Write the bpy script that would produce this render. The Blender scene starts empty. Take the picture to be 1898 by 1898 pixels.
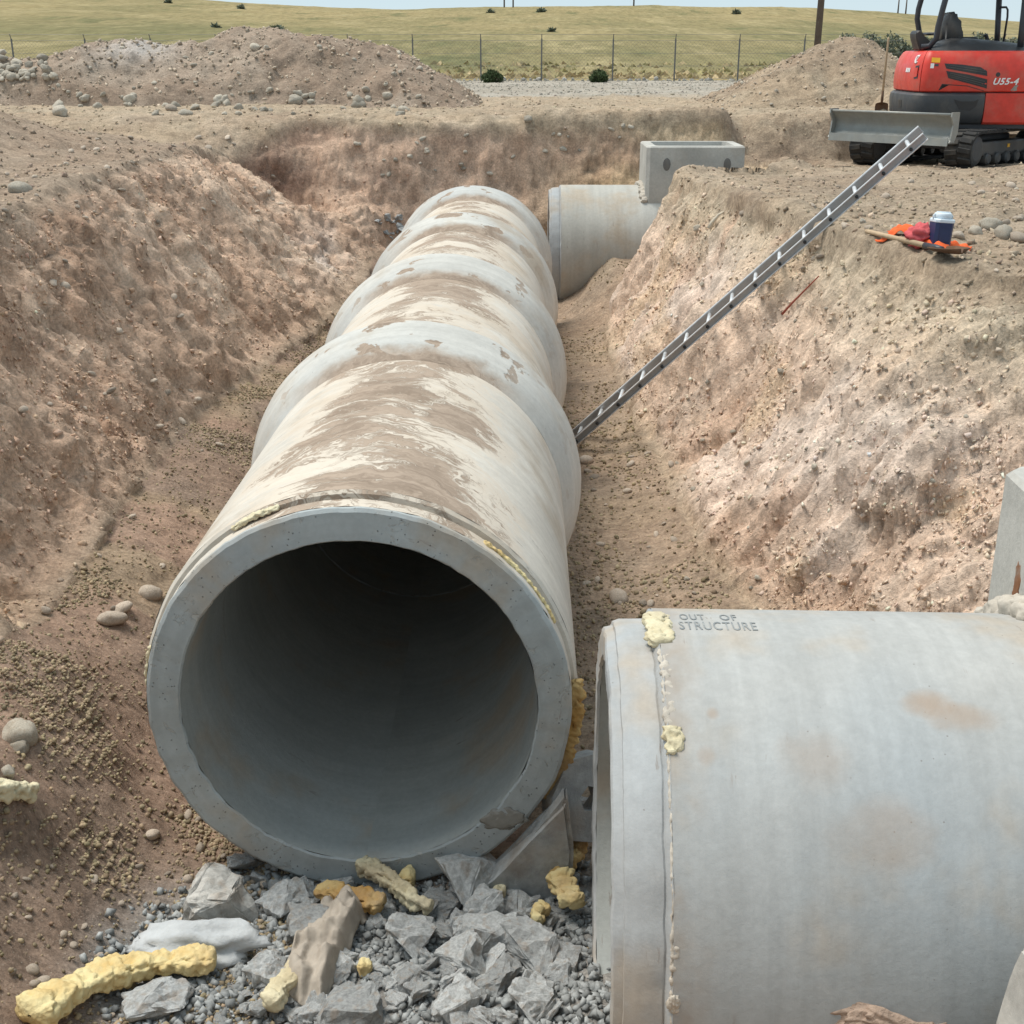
import bpy, bmesh, math, random
import numpy as np
from mathutils import Vector, Matrix, noise as mnoise
from mathutils.bvhtree import BVHTree

random.seed(7)
rng = np.random.default_rng(11)
R = math.radians
scene = bpy.context.scene
COL = scene.collection

# ------------------------------------------------------------------ camera, world, sun, exposure
EYE = 1.6
cd = bpy.data.cameras.new('camera')
cam = bpy.data.objects.new('camera', cd)
COL.objects.link(cam)
cd.sensor_width = 36.0
cd.lens = 36.0 * 2322.0 / 1898.0
cd.clip_end = 3000.0
cam.location = (0, 0, EYE)
cam.rotation_euler = (R(90 - 20.11), 0, R(0.59))
scene.camera = cam

SUN_EL, SUN_AZ = R(66), R(-65)          # azimuth measured from +Y towards +X
world = bpy.data.worlds.new('World')
scene.world = world
world.use_nodes = True
wn = world.node_tree
sky = wn.nodes.new('ShaderNodeTexSky')
sky.sky_type = 'NISHITA'
sky.sun_disc = False
sky.sun_elevation = SUN_EL
sky.sun_rotation = SUN_AZ % (2 * math.pi)
sky.air_density = 1.0
sky.dust_density = 0.4
sky.altitude = 1500
veil = wn.nodes.new('ShaderNodeMix')                 # even, high overcast in front of the clear sky
veil.data_type = 'RGBA'
veil.inputs[0].default_value = 0.93
wn.links.new(sky.outputs[0], veil.inputs[6])
veil.inputs[7].default_value = (1.92, 2.36, 2.62, 1)
wn.links.new(veil.outputs[2], wn.nodes['Background'].inputs[0])
wn.nodes['Background'].inputs[1].default_value = 0.1

sd = bpy.data.lights.new('sun', 'SUN')
sd.energy = 1.3
sd.angle = R(28)
sd.color = (1.0, 0.95, 0.87)
sun = bpy.data.objects.new('sun', sd)
COL.objects.link(sun)
sdir = Vector((math.sin(SUN_AZ) * math.cos(SUN_EL), math.cos(SUN_AZ) * math.cos(SUN_EL), math.sin(SUN_EL)))
sun.rotation_euler = (-sdir).to_track_quat('-Z', 'Y').to_euler()
sun.location = sdir * 60

vs = scene.view_settings
vs.view_transform = 'Standard'
vs.look = 'None'
vs.gamma = 1.0
vs.exposure = 1.55
vs.use_curve_mapping = False

# ------------------------------------------------------------------ helpers
def mesh(name, verts, faces, mat=None, parent=None, smooth=False, uv=None, col=None):
    me = bpy.data.meshes.new(name)
    if isinstance(verts, np.ndarray) and isinstance(faces, np.ndarray):
        nv, nf, k = len(verts), len(faces), faces.shape[1]
        me.vertices.add(nv)
        me.vertices.foreach_set('co', verts.astype(np.float32).ravel())
        me.loops.add(nf * k)
        me.loops.foreach_set('vertex_index', faces.astype(np.int32).ravel())
        me.polygons.add(nf)
        me.polygons.foreach_set('loop_start', np.arange(0, nf * k, k, dtype=np.int32))
        me.polygons.foreach_set('loop_total', np.full(nf, k, dtype=np.int32))
        me.update(calc_edges=True)
    else:
        me.from_pydata([tuple(map(float, v)) for v in verts], [], [tuple(map(int, f)) for f in faces])
    if smooth:
        me.polygons.foreach_set('use_smooth', np.ones(len(me.polygons), dtype=bool))
    if uv is not None:
        lay = me.uv_layers.new(name='UVMap')
        li = np.empty(len(me.loops), dtype=np.int32)
        me.loops.foreach_get('vertex_index', li)
        lay.data.foreach_set('uv', np.asarray(uv, dtype=np.float32)[li].ravel())
    if col is not None:
        a = me.color_attributes.new('tint', 'FLOAT_COLOR', 'POINT')
        c4 = np.ones((len(me.vertices), 4), dtype=np.float32)
        c4[:, :3] = col
        a.data.foreach_set('color', c4.ravel())
    if mat:
        me.materials.append(mat)
    return link(name, me, parent)

def link(name, me, parent=None):
    o = bpy.data.objects.new(name, me)
    COL.objects.link(o)
    if parent:
        o.parent = parent
    return o

def from_bm(name, bm, mat, parent=None, smooth=False):
    me = bpy.data.meshes.new(name)
    bmesh.ops.recalc_face_normals(bm, faces=bm.faces)
    if smooth:
        for f in bm.faces:
            f.smooth = True
    bm.to_mesh(me)
    bm.free()
    if mat:
        me.materials.append(mat)
    return link(name, me, parent)

def tag(o, label=None, cat=None, group=None, kind=None):
    for k, v in (('label', label), ('category', cat), ('group', group), ('kind', kind)):
        if v:
            o[k] = v
    return o

def empty(name, loc=(0, 0, 0), rot=(0, 0, 0)):
    o = bpy.data.objects.new(name, None)
    o.empty_display_size = 0.2
    o.location = loc
    o.rotation_euler = rot
    COL.objects.link(o)
    return o

def box_bm(bm, size, loc=(0, 0, 0), rot=None, bevel=0.0, seg=2):
    r = bmesh.ops.create_cube(bm, size=1.0)
    vs_ = r['verts']
    bmesh.ops.scale(bm, vec=size, verts=vs_)
    if bevel:
        es = list({e for v in vs_ for e in v.link_edges})
        b = bmesh.ops.bevel(bm, geom=es, offset=bevel, segments=seg, affect='EDGES', profile=0.6)
        vs_ = list({v for f in b['faces'] for v in f.verts} | {v for v in vs_ if v.is_valid})
    if rot is not None:
        bmesh.ops.rotate(bm, cent=(0, 0, 0), matrix=rot, verts=vs_)
    bmesh.ops.translate(bm, vec=loc, verts=vs_)
    return vs_

def tube(bm, pts, rad, n=10, cap=True):
    pts = [Vector(p) for p in pts]
    rads = rad if isinstance(rad, (list, tuple)) else [rad] * len(pts)
    rings = []
    up = None
    for i, p in enumerate(pts):
        d = (pts[min(i + 1, len(pts) - 1)] - pts[max(i - 1, 0)]).normalized()
        if up is None:
            up = Vector((0, 0, 1)) if abs(d.z) < 0.9 else Vector((1, 0, 0))
        a = d.cross(up).normalized()
        b = a.cross(d).normalized()
        up = b
        rings.append([bm.verts.new(p + rads[i] * (math.cos(2 * math.pi * k / n) * a + math.sin(2 * math.pi * k / n) * b)) for k in range(n)])
    for r0, r1 in zip(rings, rings[1:]):
        for k in range(n):
            bm.faces.new((r0[k], r0[(k + 1) % n], r1[(k + 1) % n], r1[k]))
    if cap:
        bm.faces.new(rings[0][::-1])
        bm.faces.new(rings[-1])

def prism(bm, poly, y0, y1):
    """polygon in the xz plane extruded along y"""
    a = [bm.verts.new((x, y0, z)) for x, z in poly]
    b = [bm.verts.new((x, y1, z)) for x, z in poly]
    n = len(poly)
    bm.faces.new(a)
    bm.faces.new(b[::-1])
    for k in range(n):
        bm.faces.new((a[k], a[(k + 1) % n], b[(k + 1) % n], b[k]))

def smst(a, b, x):
    t = np.clip((x - a) / (b - a), 0, 1)
    return t * t * (3 - 2 * t)

# --- numpy value noise
def _hash(ix, iy, iz, seed):
    h = (ix.astype(np.int64) * 374761393 + iy.astype(np.int64) * 668265263 + iz.astype(np.int64) * 2147483647 + seed * 974711) & 0xFFFFFFFF
    h = ((h ^ (h >> 13)) * 1274126177) & 0xFFFFFFFF
    h = ((h ^ (h >> 16)) * 2246822519) & 0xFFFFFFFF
    return ((h ^ (h >> 15)) & 0xFFFFFF).astype(np.float32) / 0xFFFFFF

def vnoise(p, seed=0):
    f = np.floor(p)
    i = f.astype(np.int64)
    t = (p - f).astype(np.float32)
    u = t * t * t * (t * (t * 6 - 15) + 10)
    out = 0
    for dx in (0, 1):
        wx = u[:, 0] if dx else 1 - u[:, 0]
        for dy in (0, 1):
            wy = u[:, 1] if dy else 1 - u[:, 1]
            for dz in (0, 1):
                wz = u[:, 2] if dz else 1 - u[:, 2]
                out = out + wx * wy * wz * _hash(i[:, 0] + dx, i[:, 1] + dy, i[:, 2] + dz, seed)
    return out * 2 - 1

ROT = np.array([[0.36, 0.48, -0.8], [-0.8, 0.6, 0.0], [0.48, 0.64, 0.6]])
def fbm(p, freq=1.0, octv=4, seed=0, gain=0.5, billow=False, turn=True):
    q = p * freq
    a, s, tot = 1.0, 0.0, 0.0
    for k in range(octv):
        n = vnoise(q, seed + k * 17)
        s = s + a * (np.abs(n) * 2 - 1 if billow else n)
        tot += a
        a *= gain
        q = ((q @ ROT.T) if turn else q) * 2.03 + 3.7
    return s / tot * 1.6

def worley(p, freq, seed=0):
    q = p * freq
    f = np.floor(q).astype(np.int64)
    best = np.full(len(p), 9.0, dtype=np.float32)
    for dx in (-1, 0, 1):
        for dy in (-1, 0, 1):
            for dz in (-1, 0, 1):
                c = f + np.array([dx, dy, dz])
                pt = c + np.stack([_hash(c[:, 0], c[:, 1], c[:, 2], seed + s) for s in (1, 2, 3)], 1)
                best = np.minimum(best, ((pt - q) ** 2).sum(1))
    return np.sqrt(best)

# ------------------------------------------------------------------ materials
class NT:
    """tiny node-tree builder"""
    def __init__(self, name, rough=0.9, spec=0.25, metallic=0.0):
        self.m = bpy.data.materials.new(name)
        self.m.use_nodes = True
        self.t = self.m.node_tree
        self.b = self.t.nodes['Principled BSDF']
        self.b.inputs['Roughness'].default_value = rough
        self.b.inputs['Specular IOR Level'].default_value = spec
        self.b.inputs['Metallic'].default_value = metallic
    def n(self, typ, **kw):
        nd = self.t.nodes.new('ShaderNode' + typ)
        for k, v in kw.items():
            setattr(nd, k, v)
        return nd
    def put(self, sock, v):
        if isinstance(v, bpy.types.NodeSocket):
            self.t.links.new(v, sock)
        elif isinstance(v, (tuple, list)) and len(v) == 3 and sock.type == 'RGBA':
            sock.default_value = (*v, 1)
        else:
            sock.default_value = v
    def math(self, op, a, b=0.0, c=None, clamp=False):
        nd = self.n('Math', operation=op, use_clamp=clamp)
        self.put(nd.inputs[0], a)
        self.put(nd.inputs[1], b)
        if c is not None:
            self.put(nd.inputs[2], c)
        return nd.outputs[0]
    def coord(self, kind='Object'):
        return self.n('TexCoord').outputs[kind]
    def attr(self, name):
        return self.n('Attribute', attribute_name=name)
    def mapping(self, v, scale=(1, 1, 1), loc=(0, 0, 0), rot=(0, 0, 0)):
        nd = self.n('Mapping')
        self.put(nd.inputs[0], v)
        nd.inputs['Scale'].default_value = scale
        nd.inputs['Location'].default_value = loc
        nd.inputs['Rotation'].default_value = rot
        return nd.outputs[0]
    def noise(self, v, scale=5, detail=4, rough=0.55, dist=0.0):
        nd = self.n('TexNoise')
        self.put(nd.inputs['Vector'], v)
        nd.inputs['Scale'].default_value = scale
        nd.inputs['Detail'].default_value = detail
        nd.inputs['Roughness'].default_value = rough
        nd.inputs['Distortion'].default_value = dist
        return nd.outputs[0]
    def voro(self, v, scale=5, feature='F1', out=0):
        nd = self.n('TexVoronoi', feature=feature)
        self.put(nd.inputs['Vector'], v)
        nd.inputs['Scale'].default_value = scale
        return nd.outputs[out]
    def ss(self, v, a, b, lo=0.0, hi=1.0):
        nd = self.n('MapRange', interpolation_type='SMOOTHSTEP')
        self.put(nd.inputs[0], v)
        for i, x in enumerate((a, b, lo, hi)):
            self.put(nd.inputs[1 + i], x)
        return nd.outputs[0]
    def mix(self, fac, a, b, blend='MIX'):
        nd = self.n('Mix', data_type='RGBA', blend_type=blend)
        self.put(nd.inputs[0], fac)
        self.put(nd.inputs[6], a)
        self.put(nd.inputs[7], b)
        return nd.outputs[2]
    def sep(self, v):
        nd = self.n('SeparateXYZ')
        self.put(nd.inputs[0], v)
        return nd.outputs
    def comb(self, x, y, z=0.0):
        nd = self.n('CombineXYZ')
        self.put(nd.inputs[0], x)
        self.put(nd.inputs[1], y)
        self.put(nd.inputs[2], z)
        return nd.outputs[0]
    def gray(self, c, lo, hi):
        """multiply a colour by a value that runs lo..hi with the socket c (0..1)"""
        return self.ss(c, 0.25, 0.75, lo, hi)
    def scale_col(self, col, val):
        nd = self.n('Vector' + 'Math', operation='SCALE')
        self.put(nd.inputs[0], col)
        self.put(nd.inputs['Scale'], val)
        return nd.outputs[0]
    def base(self, c):
        self.put(self.b.inputs['Base Color'], c)
    def bump(self, h, strength=0.5, dist=0.01):
        nd = self.n('Bump')
        nd.inputs['Strength'].default_value = strength
        nd.inputs['Distance'].default_value = dist
        self.put(nd.inputs['Height'], h)
        old = self.b.inputs['Normal'].links
        if old:
            self.t.links.new(old[0].from_socket, nd.inputs['Normal'])
        self.t.links.new(nd.outputs[0], self.b.inputs['Normal'])

M = {}
def soil_mat():
    t = NT('soil', 0.97, 0.1)
    P = t.coord('Object')
    a = t.attr('tint').outputs['Color']
    n1 = t.noise(P, 6, 6, 0.7)
    n2 = t.noise(P, 38, 5, 0.75)
    n3 = t.noise(P, 1.6, 4, 0.6)
    c = t.scale_col(a, t.ss(n1, 0.3, 0.7, 0.78, 1.2))
    c = t.scale_col(c, t.ss(n2, 0.3, 0.72, 0.72, 1.25))
    c = t.mix(t.ss(n3, 0.35, 0.65, 0.0, 0.25), c, t.mix(1.0, c, (1.12, 0.95, 0.84), 'MULTIPLY'))
    speck = t.voro(P, 55)
    c = t.mix(t.ss(speck, 0.12, 0.2, 0.35, 0.0), c, (0.5, 0.44, 0.37))
    fl = t.noise(t.mapping(P, (5, 26, 5)), 1.0, 7, 0.7, 0.4)
    c = t.scale_col(c, t.ss(fl, 0.3, 0.62, 0.86, 1.1))
    c = t.scale_col(c, 1.2)
    t.base(c)
    t.bump(t.noise(P, 16, 9, 0.74), 0.6, 0.035)
    t.bump(fl, 0.6, 0.03)
    t.bump(t.noise(t.mapping(P, (14, 60, 14)), 1.0, 4, 0.7), 0.4, 0.012)
    t.bump(t.noise(P, 85, 4, 0.7), 0.6, 0.010)
    return t.m
M['soil'] = soil_mat()

def stone_mat(name, col, var=0.35, scale=14, bumpd=0.008):
    t = NT(name, 0.92, 0.2)
    P = t.coord('Object')
    oi = t.n('ObjectInfo').outputs['Random']
    c = t.scale_col(col, t.math('MULTIPLY_ADD', oi, var * 2, 1 - var))
    c = t.scale_col(c, t.ss(t.noise(P, scale, 6, 0.65), 0.3, 0.7, 0.75, 1.2))
    c = t.mix(t.ss(t.noise(P, scale * 0.35, 3), 0.5, 0.68, 0, 0.45), c, (0.33, 0.25, 0.18))
    t.base(c)
    t.bump(t.noise(P, scale * 2.5, 7, 0.7), 0.6, bumpd)
    return t.m
M['cobble'] = stone_mat('cobble_stone', (0.46, 0.385, 0.31))
M['pale_rock'] = stone_mat('pale_rock', (0.43, 0.385, 0.315), 0.25)
M['rubble'] = stone_mat('broken_concrete', (0.43, 0.44, 0.435), 0.25, 10, 0.02)

def pebble_mat():
    t = NT('pebble', 0.95, 0.12)
    a = t.attr('tint').outputs['Color']
    P = t.coord('Object')
    t.base(t.scale_col(a, t.ss(t.noise(P, 60, 3), 0.3, 0.7, 0.8, 1.15)))
    return t.m
M['pebble'] = pebble_mat()

def concrete(name, base, mud=0.0, cool=0.35, seams=False, pitted=False):
    """cast concrete; UV = (metres round the pipe from its crown, metres along it)"""
    t = NT(name, 0.85, 0.25)
    uv = t.sep(t.coord('UV'))
    U, V = uv[0], uv[1]
    oi = t.n('ObjectInfo').outputs['Random']
    off = t.math('MULTIPLY', oi, 37.0)
    P = t.comb(U, V, off)
    cloud = t.noise(P, 1.1, 5, 0.6)
    fine = t.noise(P, 30, 6, 0.7)
    c = t.scale_col(base, t.ss(cloud, 0.25, 0.75, 0.86, 1.12))
    c = t.mix(t.ss(t.noise(P, 0.8, 3, 0.5, 0.4), 0.42, 0.72, 0, cool), c, (0.38, 0.425, 0.45))
    c = t.mix(t.ss(t.noise(t.mapping(P, (1, 1, 1), (9, 4, 2)), 1.5, 4, 0.6), 0.5, 0.68, 0, 0.7), c, (0.42, 0.345, 0.26))
    # long streaks of the form
    st = t.noise(t.comb(t.math('MULTIPLY', U, 0.9), t.math('MULTIPLY', V, 14), off), 1.0, 4, 0.6)
    c = t.scale_col(c, t.ss(st, 0.3, 0.7, 0.94, 1.05))
    c = t.scale_col(c, t.ss(fine, 0.25, 0.75, 0.93, 1.06))
    # dark pits and scuffs
    pits = t.voro(P, 26)
    pm = t.math('MULTIPLY', t.ss(pits, 0.05, 0.09, 1, 0), t.ss(t.noise(P, 3, 2), 0.5, 0.62))
    c = t.mix(t.math('MULTIPLY', pm, 0.55), c, (0.16, 0.14, 0.12))
    if pitted:                           # air holes and grazes of a cast end
        ho = t.math('MULTIPLY', t.ss(t.voro(P, 42), 0.10, 0.17, 1, 0), t.ss(t.noise(P, 7, 3), 0.46, 0.56))
        gz_ = t.ss(t.noise(P, 11, 6, 0.7, 0.4), 0.60, 0.66)
        c = t.mix(t.math('MULTIPLY', ho, 0.7), c, (0.13, 0.13, 0.12))
        c = t.mix(t.math('MULTIPLY', gz_, 0.5), c, (0.50, 0.49, 0.45))
        t.bump(t.math('SUBTRACT', t.math('MULTIPLY', gz_, 0.5), ho), 0.8, 0.006)
    scuff = t.noise(t.comb(t.math('MULTIPLY', U, 3), t.math('MULTIPLY', V, 17), t.math('ADD', off, 5)), 1.3, 5, 0.7)
    sm = t.math('MULTIPLY', t.ss(scuff, 0.63, 0.68), t.ss(t.noise(P, 2.2, 2), 0.5, 0.6))
    c = t.mix(t.math('MULTIPLY', sm, 0.6), c, (0.24, 0.20, 0.17))
    h = fine
    if mud:
        aU = t.math('ABSOLUTE', U)
        sl = t.math('ADD', V, t.math('MULTIPLY', t.math('POWER', aU, 1.4), 0.42))
        wob = t.math('MULTIPLY', t.math('SUBTRACT', t.noise(P, 2.6, 4, 0.6), 0.5), 0.7)
        sw = t.comb(t.math('MULTIPLY', U, 1.7), t.math('MULTIPLY', t.math('ADD', sl, wob), 5.2), off)
        n1 = t.noise(sw, 1.25, 8, 0.66, 0.25)
        n2 = t.noise(t.comb(t.math('MULTIPLY', U, 3.4), t.math('MULTIPLY', t.math('ADD', sl, wob), 17.0), off), 1.0, 7, 0.7, 0.3)
        n3 = t.noise(t.comb(t.math('MULTIPLY', U, 7.0), t.math('MULTIPLY', t.math('ADD', sl, wob), 46.0), off), 1.0, 6, 0.7, 0.2)
        s1 = t.math('ADD', t.math('ADD', t.math('MULTIPLY', n1, 0.34), t.math('MULTIPLY', n2, 0.36)), t.math('MULTIPLY', n3, 0.30))
        win = t.math('SUBTRACT', t.ss(t.math('ABSOLUTE', t.math('SUBTRACT', U, 0.04)), 0.18, 1.0, 0.30, -0.26), 0.0)
        big = t.math('MULTIPLY', t.math('SUBTRACT', t.noise(P, 1.7, 3, 0.5), 0.5), 0.5)
        m = t.math('ADD', t.math('ADD', s1, t.math('MULTIPLY', win, 0.5)), big)
        thin = t.ss(m, 0.45, 0.58)
        thick = t.ss(m, 0.60, 0.665)
        if mud > 1:                      # only a band and loose patches (bell)
            band = t.ss(t.math('ADD', V, t.math('MULTIPLY', t.math('SUBTRACT', t.noise(P, 6, 5, 0.65), 0.5), 0.22)), 0.05, 0.17, 1, 0)
            bw = t.ss(t.math('ABSOLUTE', U), 0.35, 0.85, 1, 0)
            patch = t.math('MULTIPLY', t.ss(t.noise(P, 4.2, 5, 0.55, 0.3), 0.60, 0.63), t.ss(aU, 0.4, 1.0, 1, 0.2))
            thick = t.math('MAXIMUM', t.math('MULTIPLY', band, bw), patch)
            thin = t.math('MULTIPLY', thick, 0.5)
        mudc = t.mix(t.ss(n2, 0.35, 0.65), (0.215, 0.155, 0.11), (0.38, 0.29, 0.22))
        c = t.mix(t.math('MULTIPLY', thin, 0.55), c, (0.62, 0.52, 0.41))
        c = t.mix(t.math('MULTIPLY', thick, 0.92), c, mudc)
        h = t.math('ADD', t.math('MULTIPLY', fine, 0.4), t.math('MULTIPLY', thick, 0.8))
    if seams:                            # dirt line and smears left by the joint
        jb = t.math('MULTIPLY', t.ss(V, 0.19, 0.30, 1, 0), t.ss(t.noise(P, 3.0, 4, 0.6), 0.36, 0.6))
        c = t.mix(t.math('MULTIPLY', jb, 0.6), c, (0.33, 0.25, 0.18))
        for (u0, v0, ru, rv, k) in ((0.33, 0.93, 0.05, 0.07, 0.75), (0.38, 1.02, 0.05, 0.10, 0.6), (0.52, 0.58, 0.10, 0.10, 0.35), (0.38, 0.30, 0.022, 0.018, 0.6), (0.52, 0.27, 0.03, 0.025, 0.4), (0.74, 0.75, 0.10, 0.14, 0.4)):
            du = t.math('DIVIDE', t.math('SUBTRACT', U, u0), ru)
            dv = t.math('DIVIDE', t.math('SUBTRACT', V, v0), rv)
            rr_ = t.math('ADD', t.math('ADD', t.math('MULTIPLY', du, du), t.math('MULTIPLY', dv, dv)), t.math('MULTIPLY', t.math('SUBTRACT', t.noise(P, 9, 4), 0.5), 2.2))
            c = t.mix(t.math('MULTIPLY', t.ss(rr_, -0.3, 1.7, 1, 0), k), c, (0.36, 0.27, 0.20))
    t.base(c)
    t.bump(h, 0.5, 0.008 if mud else 0.004)
    return t.m
M['pipe_muddy'] = concrete('pipe_concrete_muddy', (0.58, 0.54, 0.475), 1.0, 0.06)
M['bell_muddy'] = concrete('bell_concrete_muddy', (0.53, 0.515, 0.475), 2.0, 0.35)
M['pipe_new'] = concrete('pipe_concrete_pale', (0.385, 0.385, 0.37), 0, 0.6, True)
M['pipe_cream'] = concrete('pipe_concrete_cream', (0.46, 0.445, 0.40), 0, 0.25)
M['ring_new'] = concrete('ring_concrete_pale', (0.40, 0.41, 0.41), 0, 0.6)
M['pipe_end'] = concrete('pipe_end_concrete', (0.39, 0.42, 0.42), 0, 0.4, False, True)  # cool cast of skylight put into the end face's colour
M['pipe_inner'] = concrete('pipe_inner_concrete', (0.39, 0.405, 0.385), 0, 0.2)

def concrete_xyz(name, base, rust=False):
    t = NT(name, 0.88, 0.22)
    P = t.coord('Object')
    c = t.scale_col(base, t.ss(t.noise(P, 2.2, 5, 0.6), 0.28, 0.72, 0.82, 1.12))
    c = t.mix(t.ss(t.noise(P, 3.1, 4, 0.6, 0.3), 0.55, 0.7, 0, 0.4), c, (0.42, 0.36, 0.29))
    c = t.scale_col(c, t.ss(t.noise(P, 40, 5, 0.7), 0.25, 0.75, 0.9, 1.08))
    t.base(c)
    t.bump(t.noise(P, 45, 6, 0.7), 0.5, 0.006)
    return t.m
M['box_concrete'] = concrete_xyz('box_concrete', (0.47, 0.455, 0.415))
M['mortar'] = concrete_xyz('mortar', (0.52, 0.47, 0.40))

def plain(name, col, rough=0.5, spec=0.4, metallic=0.0, dirt=0.3, dirtcol=(0.36, 0.29, 0.21), scale=3.0, bump=0.0, bs=30):
    t = NT(name, rough, spec, metallic)
    P = t.coord('Object')
    c = t.scale_col(col, t.ss(t.noise(P, scale * 3, 5, 0.6), 0.25, 0.75, 0.88, 1.1))
    if dirt:
        c = t.mix(t.ss(t.noise(P, scale, 6, 0.65), 0.42, 0.75, 0.04, dirt), c, dirtcol)
    t.base(c)
    t.put(t.b.inputs['Roughness'], t.ss(t.noise(P, scale * 2, 4), 0.3, 0.7, max(rough - 0.1, 0.02), min(rough + 0.15, 1)))
    if bump:
        t.bump(t.noise(P, bs, 5, 0.6), 0.6, bump)
    return t.m
M['red_paint'] = plain('red_paint', (0.66, 0.04, 0.024), 0.42, 0.45, 0, 0.34)
M['dark_grey_paint'] = plain('dark_grey_paint', (0.045, 0.052, 0.06), 0.5, 0.4, 0, 0.22)
M['black_plastic'] = plain('black_plastic', (0.022, 0.026, 0.032), 0.5, 0.4, 0, 0.14)
M['black_steel'] = plain('black_steel', (0.02, 0.025, 0.036), 0.4, 0.5, 0, 0.08)
M['rubber'] = plain('track_rubber', (0.028, 0.029, 0.03), 0.85, 0.25, 0, 0.45, (0.17, 0.15, 0.125), 5)
M['blade_steel'] = plain('blade_steel', (0.30, 0.305, 0.285), 0.5, 0.45, 0.25, 0.5, (0.36, 0.33, 0.27), 2.5, 0.002, 40)
M['aluminium'] = plain('ladder_aluminium', (0.36, 0.37, 0.38), 0.45, 0.5, 0.55, 0.25, (0.30, 0.28, 0.25))
M['bright_aluminium'] = plain('bright_aluminium', (0.72, 0.73, 0.74), 0.38, 0.5, 0.4, 0.1)
M['orange_cloth'] = plain('orange_cloth', (0.80, 0.13, 0.035), 0.9, 0.15, 0, 0.15, (0.5, 0.3, 0.2), 6, 0.004, 60)
M['pink_cloth'] = plain('pink_cloth', (0.58, 0.11, 0.12), 0.95, 0.1, 0, 0.2, (0.55, 0.3, 0.27), 8, 0.004, 60)
M['jug_blue'] = plain('jug_blue_plastic', (0.008, 0.026, 0.10), 0.4, 0.4, 0, 0.05)
M['white_plastic'] = plain('white_plastic', (0.66, 0.74, 0.80), 0.45, 0.4, 0, 0.08)
M['white_print'] = plain('white_print', (0.8, 0.8, 0.78), 0.5, 0.3, 0, 0.0)
M['grey_print'] = plain('grey_print', (0.21, 0.225, 0.23), 0.9, 0.1, 0, 0.95, (0.38, 0.385, 0.37), 16)
M['yellow_print'] = plain('yellow_print', (0.8, 0.42, 0.03), 0.5, 0.3, 0, 0.0)
M['wood_pale'] = plain('pale_wood', (0.50, 0.37, 0.24), 0.8, 0.2, 0, 0.25, (0.34, 0.27, 0.19), 6)
M['wood_pole'] = plain('weathered_pole', (0.12, 0.10, 0.085), 0.9, 0.15, 0, 0.3, (0.2, 0.17, 0.14), 3, 0.01, 20)
M['rust_steel'] = plain('rusty_steel', (0.12, 0.075, 0.05), 0.8, 0.3, 0.3, 0.4, (0.30, 0.14, 0.06), 8)
M['rust'] = plain('rust', (0.22, 0.10, 0.05), 0.9, 0.1, 0, 0.7, (0.36, 0.32, 0.27), 14)
M['fence_metal'] = plain('fence_metal', (0.15, 0.15, 0.145), 0.6, 0.4, 0.3, 0.1)
M['bone'] = plain('bleached_root', (0.62, 0.55, 0.44), 0.8, 0.2, 0, 0.2)
M['red_root'] = plain('red_root', (0.30, 0.075, 0.05), 0.8, 0.2, 0, 0.2)
M['rag'] = plain('dirty_cloth', (0.42, 0.37, 0.31), 0.98, 0.08, 0, 0.6, (0.30, 0.26, 0.22), 5, 0.006, 40)
M['white_rag'] = plain('white_cloth', (0.50, 0.52, 0.53), 0.98, 0.08, 0, 0.35, (0.42, 0.40, 0.37), 4, 0.01, 35)

def foam_mat(name, col, deep, dirty):
    t = NT(name, 0.8, 0.25)
    P = t.coord('Object')
    c = t.mix(t.ss(t.noise(P, 7, 5, 0.6), 0.35, 0.7), col, deep)
    c = t.mix(t.ss(t.noise(P, 4, 4, 0.6), 0.5, 0.72, 0, dirty), c, (0.36, 0.29, 0.21))
    t.base(c)
    t.bump(t.noise(P, 50, 4, 0.6), 0.5, 0.008)
    t.bump(t.voro(P, 60), 0.5, 0.006)
    return t.m
M['foam'] = foam_mat('yellow_foam', (0.70, 0.60, 0.33), (0.60, 0.42, 0.17), 0.35)
M['foam_old'] = foam_mat('aged_foam', (0.58, 0.43, 0.20), (0.44, 0.25, 0.075), 0.5)
M['foam_pale'] = foam_mat('pale_foam', (0.66, 0.60, 0.42), (0.52, 0.44, 0.28), 0.5)

def field_mat():
    t = NT('field_grass', 0.98, 0.05)
    P = t.coord('Object')
    s = t.sep(P)
    n1 = t.noise(t.mapping(P, (0.035, 0.012, 0.0)), 1.0, 6, 0.66)
    n2 = t.noise(t.mapping(P, (0.16, 0.035, 0.0), (3, 1, 0)), 1.0, 6, 0.7)
    n3 = t.noise(t.mapping(P, (1.3, 0.22, 0.0)), 1.0, 5, 0.75)
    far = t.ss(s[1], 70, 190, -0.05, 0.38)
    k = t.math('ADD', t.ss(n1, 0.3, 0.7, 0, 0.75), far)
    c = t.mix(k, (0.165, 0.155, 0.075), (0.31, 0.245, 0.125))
    c = t.mix(t.ss(n2, 0.5, 0.64, 0, 0.75), c, (0.34, 0.28, 0.15))
    c = t.mix(t.ss(n2, 0.46, 0.34, 0, 0.7), c, (0.13, 0.135, 0.065))
    c = t.scale_col(c, t.ss(n3, 0.3, 0.7, 0.78, 1.22))
    edge = t.ss(s[1], 50, 60, 0.85, 0)
    c = t.mix(edge, c, (0.34, 0.27, 0.14))
    t.base(c)
    t.bump(n3, 0.3, 0.2)
    return t.m
M['field'] = field_mat()

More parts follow.
